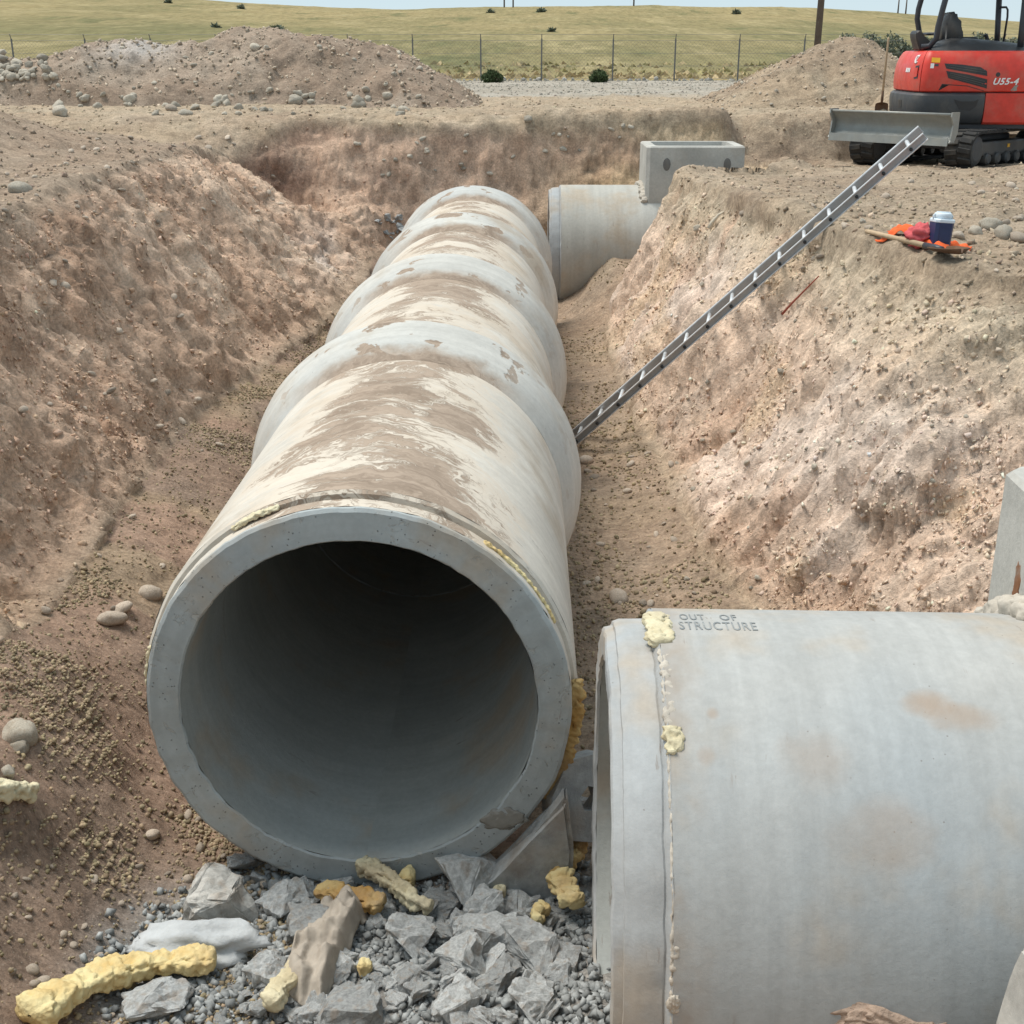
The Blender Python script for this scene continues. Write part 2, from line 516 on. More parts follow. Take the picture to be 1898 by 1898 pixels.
def leaf_mat(name, col):
    t = NT(name, 0.8, 0.2)
    a = t.attr('tint').outputs['Color']
    t.base(t.mix(1.0, a, col, 'MULTIPLY'))
    return t.m
M['leaf_dark'] = leaf_mat('dark_leaves', (0.06, 0.085, 0.035))
M['leaf_sage'] = leaf_mat('sage_leaves', (0.18, 0.20, 0.145))
M['grass'] = leaf_mat('grass_blades', (0.40, 0.335, 0.17))

# ------------------------------------------------------------------ terrain
FOOT = np.array([(4.2, 2.2), (4.2, 4.6), (3.6, 5.2), (2.3, 5.6), (1.45, 6.6), (1.16, 8.1), (1.02, 12), (0.96, 15), (1.05, 16.0), (1.55, 16.7), (2.4, 17.1), (3.2, 17.3),
                 (3.5, 17.9), (3.5, 19.2), (3.0, 19.6), (0, 19.5), (-1.8, 19.2), (-2.15, 18.3), (-2.15, 16), (-2.3, 13.6), (-2.55, 11.3), (-2.72, 9.7), (-2.65, 7.8), (-2.5, 6), (-2.5, 5), (-2.7, 3.5), (-2.9, 2.2)])
RIM = np.array([(5.6, 1), (5.6, 4.5), (5.2, 6.2), (4.0, 7.0), (3.12, 7.78), (2.75, 8.3), (2.43, 10.3), (2.2, 12.5), (1.95, 15), (1.85, 16.2), (1.95, 16.75), (2.4, 17.25), (3.1, 17.5),
                (3.62, 17.8), (3.8, 18.5), (3.8, 19.7), (3.2, 20.4), (0, 20.2), (-2, 20.1), (-3.4, 20.4), (-4.4, 19.7), (-4.5, 18.4), (-4.2, 15), (-4.05, 11.7), (-3.95, 9.5), (-3.8, 7), (-3.7, 5), (-3.9, 3), (-4.1, 1)])

def inside(poly, x, y):
    r = np.zeros(len(x), dtype=bool)
    n = len(poly)
    for i in range(n):
        x0, y0 = poly[i]
        x1, y1 = poly[(i + 1) % n]
        if y0 == y1:
            continue
        r ^= ((y0 > y) != (y1 > y)) & (x < (x1 - x0) * (y - y0) / (y1 - y0) + x0)
    return r

def dist(poly, x, y):
    d = np.full(len(x), 1e9)
    n = len(poly)
    for i in range(n):
        a = poly[i]
        e = poly[(i + 1) % n] - a
        t = np.clip(((x - a[0]) * e[0] + (y - a[1]) * e[1]) / (e @ e), 0, 1)
        d = np.minimum(d, (x - a[0] - t * e[0]) ** 2 + (y - a[1] - t * e[1]) ** 2)
    return np.sqrt(d)

def gauss(x, y, cx, cy, sx, sy=None):
    sy = sy or sx
    return np.exp(-((x - cx) / sx) ** 2 - ((y - cy) / sy) ** 2)

def plateau(x, y):
    right = 0.20 - 0.10 * smst(11, 17.3, y) - 0.10 * smst(17.6, 18.8, y)
    left = 0.30 + 0.22 * smst(7.0, 9.5, y) * smst(18.5, 16, y) + 0.16 * smst(-4.6, -7.5, x) + 0.55 * gauss(x, y, -7.2, 14.6, 1.7, 1.9)
    z = left + (right - left) * smst(-2.0, 1.5, x)
    far = 0.68 - 0.06 * smst(22, 30, y)
    edge = np.where(x > 4.9, 21.6 + 0.0 * x, np.where(x > 3.2, 20.3, 19.4))
    edge = 19.4 + 0.9 * smst(2.9, 3.5, x) + 2.0 * smst(4.8, 6.2, x)
    k = smst(0, 1.1 - 0.45 * smst(3.2, 3.8, x) * smst(5.6, 4.8, x), y - edge)
    return z + (far - z) * k

def base_height(x, y):
    z = plateau(x, y)
    t = np.ones_like(x)
    m = (x > -6) & (x < 7) & (y > 0) & (y < 22)
    xs, ys = x[m], y[m]
    wob = 0.16 * fbm(np.stack([xs, ys, 0 * xs], 1), 0.8, 3, 5)
    inF = inside(FOOT, xs, ys)
    inR = inside(RIM, xs, ys)
    dF = dist(FOOT, xs, ys)
    dR = dist(RIM, xs, ys)
    tt = np.where(inF, 0.0, np.where(inR, dF / (dF + dR + 1e-6), 1.0))
    tt = np.clip(tt + wob * 4 * tt * (1 - tt), 0, 1)
    fl = -1.78 + 0.52 * smst(-1.35, -2.7, xs) + 0.12 * smst(0.7, 1.3, xs) * smst(5, 7, ys)
    fl = fl + 0.10 * smst(4.4, 3.6, ys) * smst(-2.2, -1.2, xs) + 0.55 * smst(15.5, 17.2, ys) * smst(0.4, 1.3, xs) + 0.3 * smst(17, 19, ys) + 0.22 * smst(6.2, 4.0, ys) * smst(-1.5, -2.3, xs)
    pr_ = tt + 0.30 * (smst(0, 1, tt) - tt)
    zz = fl + (z[m] - fl) * pr_
    # scooped hollow under the far left rim, low clumps in the left foreground
    zz = zz - 0.75 * gauss(xs, ys, -3.55, 19.3, 0.75, 0.42) - 0.34 * gauss(xs, ys, 4.05, 20.05, 0.34, 0.2)
    zz = zz + 0.20 * gauss(xs, ys, -2.25, 4.35, 0.28, 0.16) + 0.14 * gauss(xs, ys, -2.5, 5.6, 0.3, 0.35)
    # a berm of loose soil along the right rim
    zz = zz + 0.10 * np.exp(-((dR - 0.12) / 0.2) ** 2) * (~inR) * (xs > 0)
    z[m] = zz
    t[m] = tt
    return z, t

def axis(parts):
    out = []
    for a, b, n in parts:
        out.append(np.linspace(a, b, n, endpoint=False))
    out.append(np.array([parts[-1][1]]))
    return np.concatenate(out)

def geo(a, b, n):
    return np.sign(a) * np.geomspace(abs(a), abs(b), n)

gx = np.concatenate([geo(-700, -40, 14), np.linspace(-38, -14, 30), np.linspace(-13.6, -5.2, 62), np.arange(-5.1, -4.55, 0.034), np.arange(-4.53, -2.2, 0.024), np.arange(-2.18, 1.0, 0.036), np.arange(1.02, 4.1, 0.024), np.arange(4.12, 5.4, 0.036), np.linspace(5.46, 10, 60), np.linspace(10.3, 38, 46), geo(40, 700, 14)])
gy = np.concatenate([np.array([-300, -120, -50, -20, -8, -3, 0]), np.linspace(0.5, 2.6, 14), np.arange(2.75, 5.0, 0.034), np.arange(5.03, 10.0, 0.028), np.arange(10.03, 21.2, 0.042), np.linspace(21.3, 31, 66), np.linspace(31.5, 56, 36)])
NX, NY = len(gx), len(gy)
X, Y = np.meshgrid(gx, gy)
X, Y = X.ravel(), Y.ravel()
Z, T = base_height(X.copy(), Y.copy())
G = np.stack([X, Y, Z], 1)

def grid_faces(nx, ny):
    i = np.arange(nx * ny).reshape(ny, nx)
    return np.stack([i[:-1, :-1].ravel(), i[:-1, 1:].ravel(), i[1:, 1:].ravel(), i[1:, :-1].ravel()], 1)

def grid_normals(P, nx, ny):
    A = P.reshape(ny, nx, 3)
    n = np.cross(np.gradient(A, axis=1), np.gradient(A, axis=0))
    n /= np.linalg.norm(n, axis=2, keepdims=True) + 1e-12
    return n.reshape(-1, 3)

nrm = grid_normals(G, NX, NY)
# smooth the normals a little so that displaced clods stay clean
bank = smst(0, 0.13, T) * smst(1.0, 0.88, T)
floorm = (T < 0.02).astype(float) * ((X > -6) & (X < 7) & (Y > 0) & (Y < 22))
near = smst(60, 30, Y) * smst(45, 20, np.abs(X))
lp = np.stack([X * 0.9, Y * 2.6, Z * 0.9], 1)
side = smst(-0.5, 0.5, X)
act = near > 0.001
D = np.zeros_like(X)
Ga, lpa = G[act], lp[act]
ba, fa, sa = bank[act], floorm[act], side[act]
pl = 1 - np.maximum(ba, fa)
d = ba * ((0.085 - 0.015 * sa) * fbm(Ga, 0.75, 3, 21) + 0.06 * fbm(lpa, 1.5, 4, 22, 0.55, True) + 0.026 * fbm(Ga, 4.2, 3, 23, 0.6) + 0.03 * fbm(Ga, 11, 3, 30, 0.65) + 0.040 * fbm(np.stack([Ga[:, 0] * 1.3, Ga[:, 1] * 7.5, Ga[:, 2] * 1.3], 1), 1.2, 4, 34, 0.6, True, False) + 0.035 * np.maximum(fbm(Ga, 7.5, 3, 29), 0) ** 1.5)
d += fa * (0.04 * fbm(Ga, 1.2, 3, 24) + 0.022 * fbm(Ga, 6, 5, 25, 0.6))
d += pl * (0.06 * fbm(Ga, 0.7, 3, 26) + 0.035 * fbm(Ga, 3.2, 5, 27, 0.6))
# crumbs that break off in hard-edged lumps
lump = fbm(Ga, 2.3, 3, 31)
d += (ba * (0.05 - 0.015 * sa) + pl * 0.02) * smst(0.12, 0.22, lump)
# small torn-out pits and lifted flakes, drawn out down the slope
an = np.stack([Ga[:, 0] * 0.55 + 0.12 * Ga[:, 1], Ga[:, 1] * 2.3, Ga[:, 2] * 0.55], 1)
calm = 0.45 + 0.9 * smst(-0.3, 0.4, fbm(Ga, 0.6, 2, 39))
pit = fbm(an, 2.6, 4, 35, 0.55, turn=False)
d -= ba * calm * (0.065 - 0.015 * sa) * smst(0.28, 0.40, pit)
pit2 = fbm(an, 6.5, 3, 36, 0.55, turn=False)
d -= ba * calm * 0.035 * smst(0.28, 0.40, pit2)
d += ba * calm * 0.030 * smst(0.22, 0.34, fbm(an, 4.2, 3, 37, 0.55, turn=False))
d += ba * 0.020 * fbm(an, 9.0, 3, 38, 0.6, turn=False)
d += ba * 0.060 * fbm(np.stack([Ga[:, 0] * 0.25, Ga[:, 1] * 2.6, Ga[:, 2] * 0.25], 1), 0.8, 3, 40, 0.5, turn=False)
# slumped hollows that hold shade in the banks
hol = fbm(np.stack([Ga[:, 0] * 0.8, Ga[:, 1] * 1.3, Ga[:, 2]], 1), 2.0, 4, 33)
d -= ba * (0.06 - 0.03 * sa) * smst(0.38, 0.62, hol)
D[act] = d * near[act] * (1 - 0.26 * ba)
rut = np.exp(-((Y - 22.0 - 0.1 * X) / 0.2) ** 2) * 0.06 * (X < -2)
G = G + nrm * D[:, None]
G[:, 2] -= rut
nrm2 = grid_normals(G, NX, NY)

# soil tints (dry albedo of each layer, own patches, two hollows painted with shade)
def lerp(a, b, k):
    return a + (np.asarray(b) - a) * k[:, None]
tint = np.tile(np.array([0.335, 0.265, 0.19]), (len(X), 1))
n_a = fbm(G, 0.55, 4, 41)
n_b = fbm(G, 1.3, 4, 42)
n_c = fbm(np.stack([X * 0.7, Y * 1.8, Z * 0.7], 1), 0.9, 4, 43)
tint = lerp(tint, (0.38, 0.305, 0.225), smst(0.0, 0.5, n_b))
tint = lerp(tint, (0.27, 0.205, 0.15), smst(0.1, 0.5, n_a) * 0.7)
tint = lerp(tint, (0.275, 0.21, 0.158), smst(-1.5, -3.0, X) * smst(19.5, 17.5, Y + 1.2 * n_a) * 0.8)
tint = lerp(tint, (0.27, 0.215, 0.16), smst(1.5, 3.0, X) * smst(22.0, 20.0, Y) * 0.55)
rb = bank * side * (Y < 17.4)
red = np.tile(np.array([0.47, 0.37, 0.29]), (len(X), 1))
red = lerp(red, (0.485, 0.405, 0.34), smst(0.05, 0.4, n_a))
red = lerp(red, (0.42, 0.315, 0.20), smst(0.15, 0.45, n_b) * 0.45)
red = lerp(red, (0.365, 0.31, 0.23), smst(0.55, 0.95, T) * 0.9)
red = lerp(red, (0.37, 0.265, 0.195), smst(0.2, 0.55, n_c) * 0.65) * np.array([1.24, 1.21, 1.20])
tint = lerp(tint, red.mean(0), rb * 0) + (red - tint) * np.clip(rb, 0, 1)[:, None]
lb = bank * (1 - side) * (Y < 19.5)
brn = np.tile(np.array([0.36, 0.275, 0.215]), (len(X), 1))
brn = lerp(brn, (0.44, 0.355, 0.285), smst(0.0, 0.45, n_c))
brn = lerp(brn, (0.28, 0.20, 0.15), smst(0.1, 0.5, n_b) * 0.8)
brn = lerp(brn, (0.34, 0.27, 0.155), smst(6.6, 5.2, Y) * smst(-0.1, 0.3, n_b)) * np.array([1.27, 1.18, 1.10])
tint = tint + (brn - tint) * np.clip(lb, 0, 1)[:, None]
eb = bank * smst(18.6, 19.4, Y) * (np.abs(X) < 5)
end = np.tile(np.array([0.33, 0.245, 0.185]), (len(X), 1))
end = lerp(end, (0.36, 0.29, 0.20), smst(0, 2.5, X))
end = lerp(end, (0.24, 0.165, 0.125), smst(0.05, 0.5, n_b) * 0.6) * np.array([1.36, 1.31, 1.28])
tint = tint + (end - tint) * np.clip(eb, 0, 1)[:, None]
tint = lerp(tint, (0.15, 0.085, 0.06), gauss(X, Y, -3.55, 19.35, 0.75, 0.5) * smst(-0.4, 0.3, n_b))  # damp red soil, darkened to carry the shade of the undercut hollow
tint = lerp(tint, (0.36, 0.25, 0.12), gauss(X, Y, 1.1, 19.6, 0.9, 0.3) * 0.8)
tint = lerp(tint, (0.17, 0.115, 0.08), gauss(X, Y, 4.05, 20.2, 0.45, 0.2) * 0.9)  # shade inside the eroded niche, put into the soil colour
tint = lerp(tint, (0.54, 0.47, 0.41), gauss(X, Y, -2.75, 17.0, 0.3, 1.3) * smst(-0.2, 0.3, n_b) * 0.8)
fl_c = np.tile(np.array([0.29, 0.215, 0.16]), (len(X), 1))
fl_c = lerp(fl_c, (0.29, 0.23, 0.16), smst(-0.05, 0.35, n_b))
fl_c = lerp(fl_c, (0.24, 0.185, 0.14), smst(0.0, 0.4, n_a) * (X < 0))
fl_c = fl_c * np.array([1.02, 0.96, 0.96])
fl_c = lerp(fl_c, (0.285, 0.222, 0.162), (X > 0) * 0.75)
tint = tint + (fl_c - tint) * floorm[:, None]
rubz = floorm * smst(4.75, 4.4, Y + 0.2 * n_b) * smst(-1.7, -1.2, X + 0.25 * n_b) * (X < 0.5)
tint = lerp(tint, (0.25, 0.25, 0.24), rubz * 0.85)
gz = smst(29, 33, Y + 1.2 * n_b)
gr = np.tile(np.array([0.29, 0.262, 0.218]), (len(X), 1))
gr = lerp(gr, (0.34, 0.31, 0.262), smst(-0.1, 0.4, fbm(np.stack([X * 0.3, Y, Z], 1), 0.8, 4, 45)))
tint = tint + (gr - tint) * gz[:, None]
pd = (1 - gz) * smst(20.5, 21.5, Y)
tint = lerp(tint, (0.335, 0.27, 0.195), pd * 0.7)
faces = grid_faces(NX, NY)
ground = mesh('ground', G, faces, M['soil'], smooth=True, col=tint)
tag(ground, kind='structure')

sub = (X[faces[:, 0]] > -14) & (X[faces[:, 0]] < 14) & (Y[faces[:, 0]] > 0) & (Y[faces[:, 0]] < 60)
bv = BVHTree.FromPolygons([Vector(v) for v in G], faces[sub].tolist())
def drop(x, y, top=8.0):
    h = bv.ray_cast(Vector((x, y, top)), Vector((0, 0, -1)))
    return h[0].z if h[0] is not None else float(plateau(np.array([x]), np.array([y]))[0])

# the grassed hill beyond the yard
fx = np.concatenate([np.linspace(-420, -70, 60), np.linspace(-67, 67, 110), np.linspace(70, 420, 60)])
fy = np.concatenate([np.linspace(50.6, 90, 70), np.linspace(91.5, 270, 110), np.linspace(274, 620, 30)])
FX, FY = np.meshgrid(fx, fy)
FX, FY = FX.ravel(), FY.ravel()
def hill(x, y):
    u = 974 + 2400 * x / np.maximum(y, 30)
    top = np.interp(u, [-600, 0, 300, 420, 520, 650, 750, 950, 1200, 1420, 1600, 1700, 1800, 1898, 2500], [-62, -22, 2, 9, 15, 22, 25, 22, 20, 23, 31, 38, 44, 50, 66])
    e = (99 - top) / 2430.0
    ycrest = 270.0
    k = np.clip((y - 51) / (ycrest - 51), 0, 1)
    prof = k ** 1.12
    h = 0.62 + (1.6 + e * ycrest - 0.62) * prof
    h = np.where(y > ycrest, h - 0.00022 * (y - ycrest) ** 2, h)
    return h
FZ = hill(FX, FY)
FP = np.stack([FX, FY, FZ], 1)
FP[:, 2] += smst(52, 62, FY) * (0.10 * fbm(FP, 0.12, 4, 51) + 0.25 * fbm(FP, 0.03, 3, 52)) + 0.06 + 0.05 * fbm(FP, 0.9, 3, 53)
FP[FY < 51, 2] = 0.45
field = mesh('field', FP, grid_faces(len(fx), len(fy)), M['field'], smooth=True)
tag(field, kind='structure')

def tri_blades(n, xs, ys, zs, h, w, cols):
    """thin upright triangles, n of them"""
    a = rng.uniform(0, 2 * math.pi, n)
    lean = rng.normal(0, 0.35, (n, 2)) * h[:, None]
    dx, dy = np.cos(a) * w / 2, np.sin(a) * w / 2
    V = np.empty((n, 3, 3))
    V[:, 0] = np.stack([xs - dx, ys - dy, zs - 0.02], 1)
    V[:, 1] = np.stack([xs + dx, ys + dy, zs - 0.02], 1)
    V[:, 2] = np.stack([xs + lean[:, 0], ys + lean[:, 1], zs + h], 1)
    return V.reshape(-1, 3), np.arange(n * 3).reshape(n, 3), np.repeat(cols, 3, 0)
n = 2600
gyv = 50.8 + 14 * rng.random(n) ** 1.6
gxv = rng.uniform(-1, 1, n) * (0.45 * gyv + 6)
fzv = hill(gxv, gyv) + 0.08
hh = rng.uniform(0.05, 0.13, n) * (1 + gyv / 150)
cc = np.clip(rng.normal(1.0, 0.14, (n, 1)), 0.6, 1.5) * np.where(rng.random((n, 1)) < np.where(gyv < 55, 0.1, 0.4)[:, None], np.array([[0.95, 0.98, 0.9]]), np.array([[1.3, 1.2, 1.35]]))
bv_, bf_, bc_ = tri_blades(n, gxv, gyv, fzv, hh, rng.uniform(0.1, 0.35, n) * (1 + gyv / 90), cc)
tag(mesh('dry_grass', bv_, bf_, M['grass'], col=bc_), kind='stuff')

# ------------------------------------------------------------------ stones
def ico(sub):
    bm = bmesh.new()
    bmesh.ops.create_icosphere(bm, subdivisions=sub, radius=1.0)
    V = np.array([v.co[:] for v in bm.verts])
    F = np.array([[v.index for v in f.verts] for f in bm.faces])
    bm.free()
    return V, F
ICO1, ICO2, ICO3 = ico(1), ico(2), ico(3)
CHIP = (np.array([(x, y, z) for x in (-1, 1) for y in (-1, 1) for z in (-1, 1)]) * 0.75,
        np.array([(0, 1, 3), (0, 3, 2), (4, 6, 7), (4, 7, 5), (0, 4, 5), (0, 5, 1), (2, 3, 7), (2, 7, 6), (0, 2, 6), (0, 6, 4), (1, 5, 7), (1, 7, 3)]))

def cobble_mesh(name, seed, mat, flat=0.7, rough=0.16):
    V, F = ICO3
    P = V * (1 + rough * fbm(V + seed * 3.1, 0.9, 3, seed)[:, None] + 0.03 * fbm(V + seed, 4, 3, seed + 5)[:, None])
    P = P * np.array([1.0, 0.8, flat])
    o = mesh(name, P, F, mat, smooth=True)
    me = o.data
    bpy.data.objects.remove(o)
    return me
COB = [cobble_mesh('cobble', s, M['cobble'], 0.55 + 0.06 * (s % 5)) for s in range(8)]
PALE = [cobble_mesh('rock', s + 20, M['pale_rock'], 0.7, 0.3) for s in range(6)]

def chunk_mesh(name, seed, mat, shape=(1, 0.8, 0.6), npt=13):
    r = random.Random(seed)
    bm = bmesh.new()
    for _ in range(npt):
        v = Vector((r.uniform(-1, 1), r.uniform(-1, 1), r.uniform(-1, 1)))
        v = v / max(abs(v.x), abs(v.y), abs(v.z)) * r.uniform(0.75, 1.0)
        bm.verts.new((v.x * shape[0], v.y * shape[1], v.z * shape[2]))
    bmesh.ops.convex_hull(bm, input=bm.verts)
    for v in [v for v in bm.verts if not v.link_faces]:
        bm.verts.remove(v)
    bmesh.ops.dissolve_limit(bm, angle_limit=R(16), verts=bm.verts, edges=bm.edges)
    bmesh.ops.bevel(bm, geom=list(bm.edges), offset=0.035, segments=1, affect='EDGES')
    bmesh.ops.triangulate(bm, faces=[f for f in bm.faces])
    bmesh.ops.subdivide_edges(bm, edges=list(bm.edges), cuts=3, use_grid_fill=True)
    for v in bm.verts:
        c = v.co
        v.co = c + c.normalized() * (0.15 * mnoise.fractal(c * 3.2 + Vector((seed, 0, 0)), 0.9, 2.1, 6))
    o = from_bm(name, bm, mat)
    me = o.data
    bpy.data.objects.remove(o)
    return me
CH = [chunk_mesh('concrete_chunk', s, M['rubble'], ((1, 0.8, 0.62), (1, 0.7, 0.42), (1, 0.55, 0.5), (1, 0.9, 0.8))[s % 4], 11 + s % 4) for s in range(12)]

def scatter(name, count, mask_w, size, cols, mat, sink=0.25, flat=0.7, ang=False, src=None, align=False):
    """tiny stones merged into one piece of ground cover; MASK_W weighs the ground's vertices"""
    V0, F0 = CHIP if ang else ICO1
    nb = len(V0)
    p = mask_w / mask_w.sum()
    idx = rng.choice(len(p), count, p=p)
    GP, GN = src if src else (G, nrm2)
    base = GP[idx] + rng.normal(0, 0.012, (count, 3)) * np.array([1, 1, 0])
    s = size(count)
    s = np.minimum(s, 2.3 * np.median(s))
    q = rng.normal(size=(count, 4))
    q /= np.linalg.norm(q, axis=1, keepdims=True)
    w, x, y, z = q.T
    Rm = np.stack([1 - 2 * (y * y + z * z), 2 * (x * y - z * w), 2 * (x * z + y * w), 2 * (x * y + z * w), 1 - 2 * (x * x + z * z), 2 * (y * z - x * w),
                   2 * (x * z - y * w), 2 * (y * z + x * w), 1 - 2 * (x * x + y * y)], 1).reshape(count, 3, 3)
    sh = np.stack([np.ones(count), rng.uniform(0.65, 1, count), rng.uniform(0.45, 0.85, count)], 1)
    if align:                            # flakes that lie on the face, long side down the slope
        n_ = GN[idx] + rng.normal(0, 0.22, (count, 3))
        n_ /= np.linalg.norm(n_, axis=1, keepdims=True)
        t_ = np.array([0, 0, -1.0]) + n_ * n_[:, 2:3] + rng.normal(0, 0.25, (count, 3))
        t_ -= n_ * (t_ * n_).sum(1, keepdims=True)
        t_ /= np.linalg.norm(t_, axis=1, keepdims=True) + 1e-9
        Rm = np.stack([t_, np.cross(n_, t_), n_], 2)
        sh = np.stack([rng.uniform(1.0, 2.2, count), rng.uniform(0.6, 1.1, count), rng.uniform(0.2, 0.45, count)], 1)
    jit = 1 + rng.normal(0, 0.3 if ang else 0.07, (count, nb, 1))
    P = (V0[None] * jit) * sh[:, None, :]
    P = np.einsum('nij,nkj->nki', Rm, P) * s[:, None, None] + (base + GN[idx] * (s * (0.5 - sink))[:, None])[:, None, :]
    Fq = (F0[None] + (np.arange(count) * nb)[:, None, None]).reshape(-1, 3)
    C = cols(idx, count)
    o = mesh(name, P.reshape(-1, 3), Fq, mat, smooth=not ang, col=np.repeat(C, nb, 0))
    return tag(o, kind='stuff')

inframe = (np.abs(X - 0.0) < 0.45 * Y + 0.6) & (Y > 3.2)
cell = np.gradient(X.reshape(NY, NX), axis=1).ravel() * np.gradient(Y.reshape(NY, NX), axis=0).ravel()
W = cell * inframe
under = (np.abs(X + 0.67) < 0.75) & (Y > 4.6) & (Y < 17)
def tcol(lo, hi, pale=0.1):
    def f(idx, k):
        c = tint[idx] * rng.uniform(lo, hi, (k, 1)) * (1 + rng.normal(0, 0.02, (k, 3)))
        c[rng.random(k) < pale] *= 1.35
        return np.clip(c, 0.03, 0.7)
    return f
gravel_mask = smst(-0.15, 0.25, fbm(G, 1.1, 3, 61))
Wl = W * floorm * (X < -0.9) * (0.12 + gravel_mask) * (Y < 16)
def gcol(idx, k):
    c = np.array([[0.31, 0.245, 0.16]]) * rng.uniform(0.65, 1.4, (k, 1)) * (1 + rng.normal(0, 0.025, (k, 3)))
    return np.clip(c, 0.04, 0.6)
scatter('gravel', 34000, Wl / (1 + (Y / 7) ** 2), lambda k: rng.lognormal(math.log(0.0088), 0.3, k), gcol, M['pebble'])
scatter('gravel', 6000, W * floorm * (X > 0.2) * (Y > 4) * (0.2 + gravel_mask) / (1 + (Y / 9) ** 2), lambda k: rng.lognormal(math.log(0.011), 0.35, k), gcol, M['pebble'])
scatter('soil_crumbs', 3500, W * bank * side * (Y < 18) / (0.5 + (Y / 8) ** 2), lambda k: rng.lognormal(math.log(0.009), 0.55, k), tcol(1.08, 1.32, 0.04), M['pebble'], 0.55, ang=True)
scatter('soil_crumbs', 3500, W * bank * (1 - side) * (Y < 20) / (0.5 + (Y / 8) ** 2), lambda k: rng.lognormal(math.log(0.009), 0.55, k), tcol(1.05, 1.3, 0.05), M['pebble'], 0.55, ang=True)
scatter('soil_crumbs', 10000, W * (1 - bank) * (1 - floorm) * (Y < 30) / (0.5 + (Y / 9) ** 2), lambda k: rng.lognormal(math.log(0.012), 0.55, k), tcol(0.95, 1.5, 0.15), M['pebble'], 0.3, ang=True)
scatter('soil_flakes', 15000, W * bank * side * (Y < 18) * (0.15 + smst(-0.1, 0.4, n_b)) / (0.5 + (Y / 8) ** 2), lambda k: rng.lognormal(math.log(0.0055), 0.5, k), tcol(1.0, 1.25, 0.02), M['pebble'], 0.45, ang=True, align=True)
scatter('soil_flakes', 13000, W * bank * (1 - side) * (Y < 20) * (0.15 + smst(-0.1, 0.4, n_a)) / (0.5 + (Y / 8) ** 2), lambda k: rng.lognormal(math.log(0.0055), 0.5, k), tcol(1.0, 1.25, 0.02), M['pebble'], 0.45, ang=True, align=True)
scatter('yard_gravel', 7000, W * smst(29, 33, Y) * (Y < 51), lambda k: rng.lognormal(math.log(0.022), 0.45, k), tcol(0.85, 1.15, 0.1), M['pebble'], 0.4)
scatter('kerb_stones', 500, W * (np.abs(Y - 50.2) < 0.5), lambda k: rng.lognormal(math.log(0.06), 0.45, k), lambda i, k: np.clip(np.array([[0.42, 0.40, 0.36]]) * rng.uniform(0.6, 1.2, (k, 1)), 0, .8) * np.ones((k, 3)), M['pebble'], 0.2)

def place(me, name, x, y, s, sink=0.3, rz=None, tilt=0.25, z=None, sc=(1, 1, 1)):
    o = link(name, me)
    zz = drop(x, y) if z is None else z
    o.location = (x, y, zz + s * (0.5 - sink) * 0.9)
    o.rotation_euler = (random.uniform(-tilt, tilt), random.uniform(-tilt, tilt), random.uniform(0, 6.28) if rz is None else rz)
    o.scale = (s * sc[0], s * sc[1], s * sc[2])
    return o

# pixel -> ground point helper (only used to set out positions measured on the photograph)
cy_, sy_ = math.cos(R(0.59)), math.sin(R(0.59))
def ray(u, v):
    a, b = (u - 949) / 2322.0, (949 - v) / 2322.0
    p = R(20.11)
    dx, dy, dz = a, math.cos(p) + b * math.sin(p), -math.sin(p) + b * math.cos(p)
    return Vector((dx * cy_ - dy * sy_, dx * sy_ + dy * cy_, dz)).normalized()
def on_ground(u, v):
    h = bv.ray_cast(Vector((0, 0, EYE)), ray(u, v))
    if h[0] is None:
        d_ = ray(u, v)
        return Vector((0, 0, EYE)) + d_ * ((0.6 - EYE) / d_.z)
    return h[0]

# ------------------------------------------------------------------ concrete pipes
def lathe(name, prof, mat, parent, n=128, smooth=True, R0=0.905, vshift=0.0, wob=0.0, seed=0, th0=-math.pi, th1=math.pi):
    """profile [(v, r), ...] turned about the local y axis; UV = (metres from the crown, metres along)"""
    th = np.linspace(th0, th1, n + 1)
    prof = np.array(prof, dtype=float)
    k = len(prof)
    V = np.repeat(prof[:, 0], n + 1)
    Rr = np.repeat(prof[:, 1], n + 1)
    TH = np.tile(th, k)
    if wob:
        q = np.stack([np.sin(TH) * 9, V * 9, np.cos(TH) * 9], 1)
        Rr = Rr + wob * fbm(q, 1.4, 3, seed)
        V = V + wob * 0.7 * fbm(q, 1.7, 3, seed + 3)
    P = np.stack([Rr * np.sin(TH), V, Rr * np.cos(TH)], 1)
    al = np.concatenate([[0], np.cumsum(np.hypot(*np.diff(prof, axis=0).T))]) + prof[0, 0]
    uv = np.stack([TH * R0, np.repeat(al, n + 1) - vshift], 1)
    return mesh(name, P, grid_faces(n + 1, k)[:, ::-1], mat, parent, smooth, uv=uv)

def sharp(o, ang=32):
    for e in ():
        pass
    me = o.data
    me.polygons.foreach_set('use_smooth', np.ones(len(me.polygons), dtype=bool))
    try:
        me.set_sharp_from_angle(angle=R(ang))
    except Exception:
        pass
    return o

def dense(a, b, n):
    return [tuple(x) for x in np.linspace(a, b, n)]

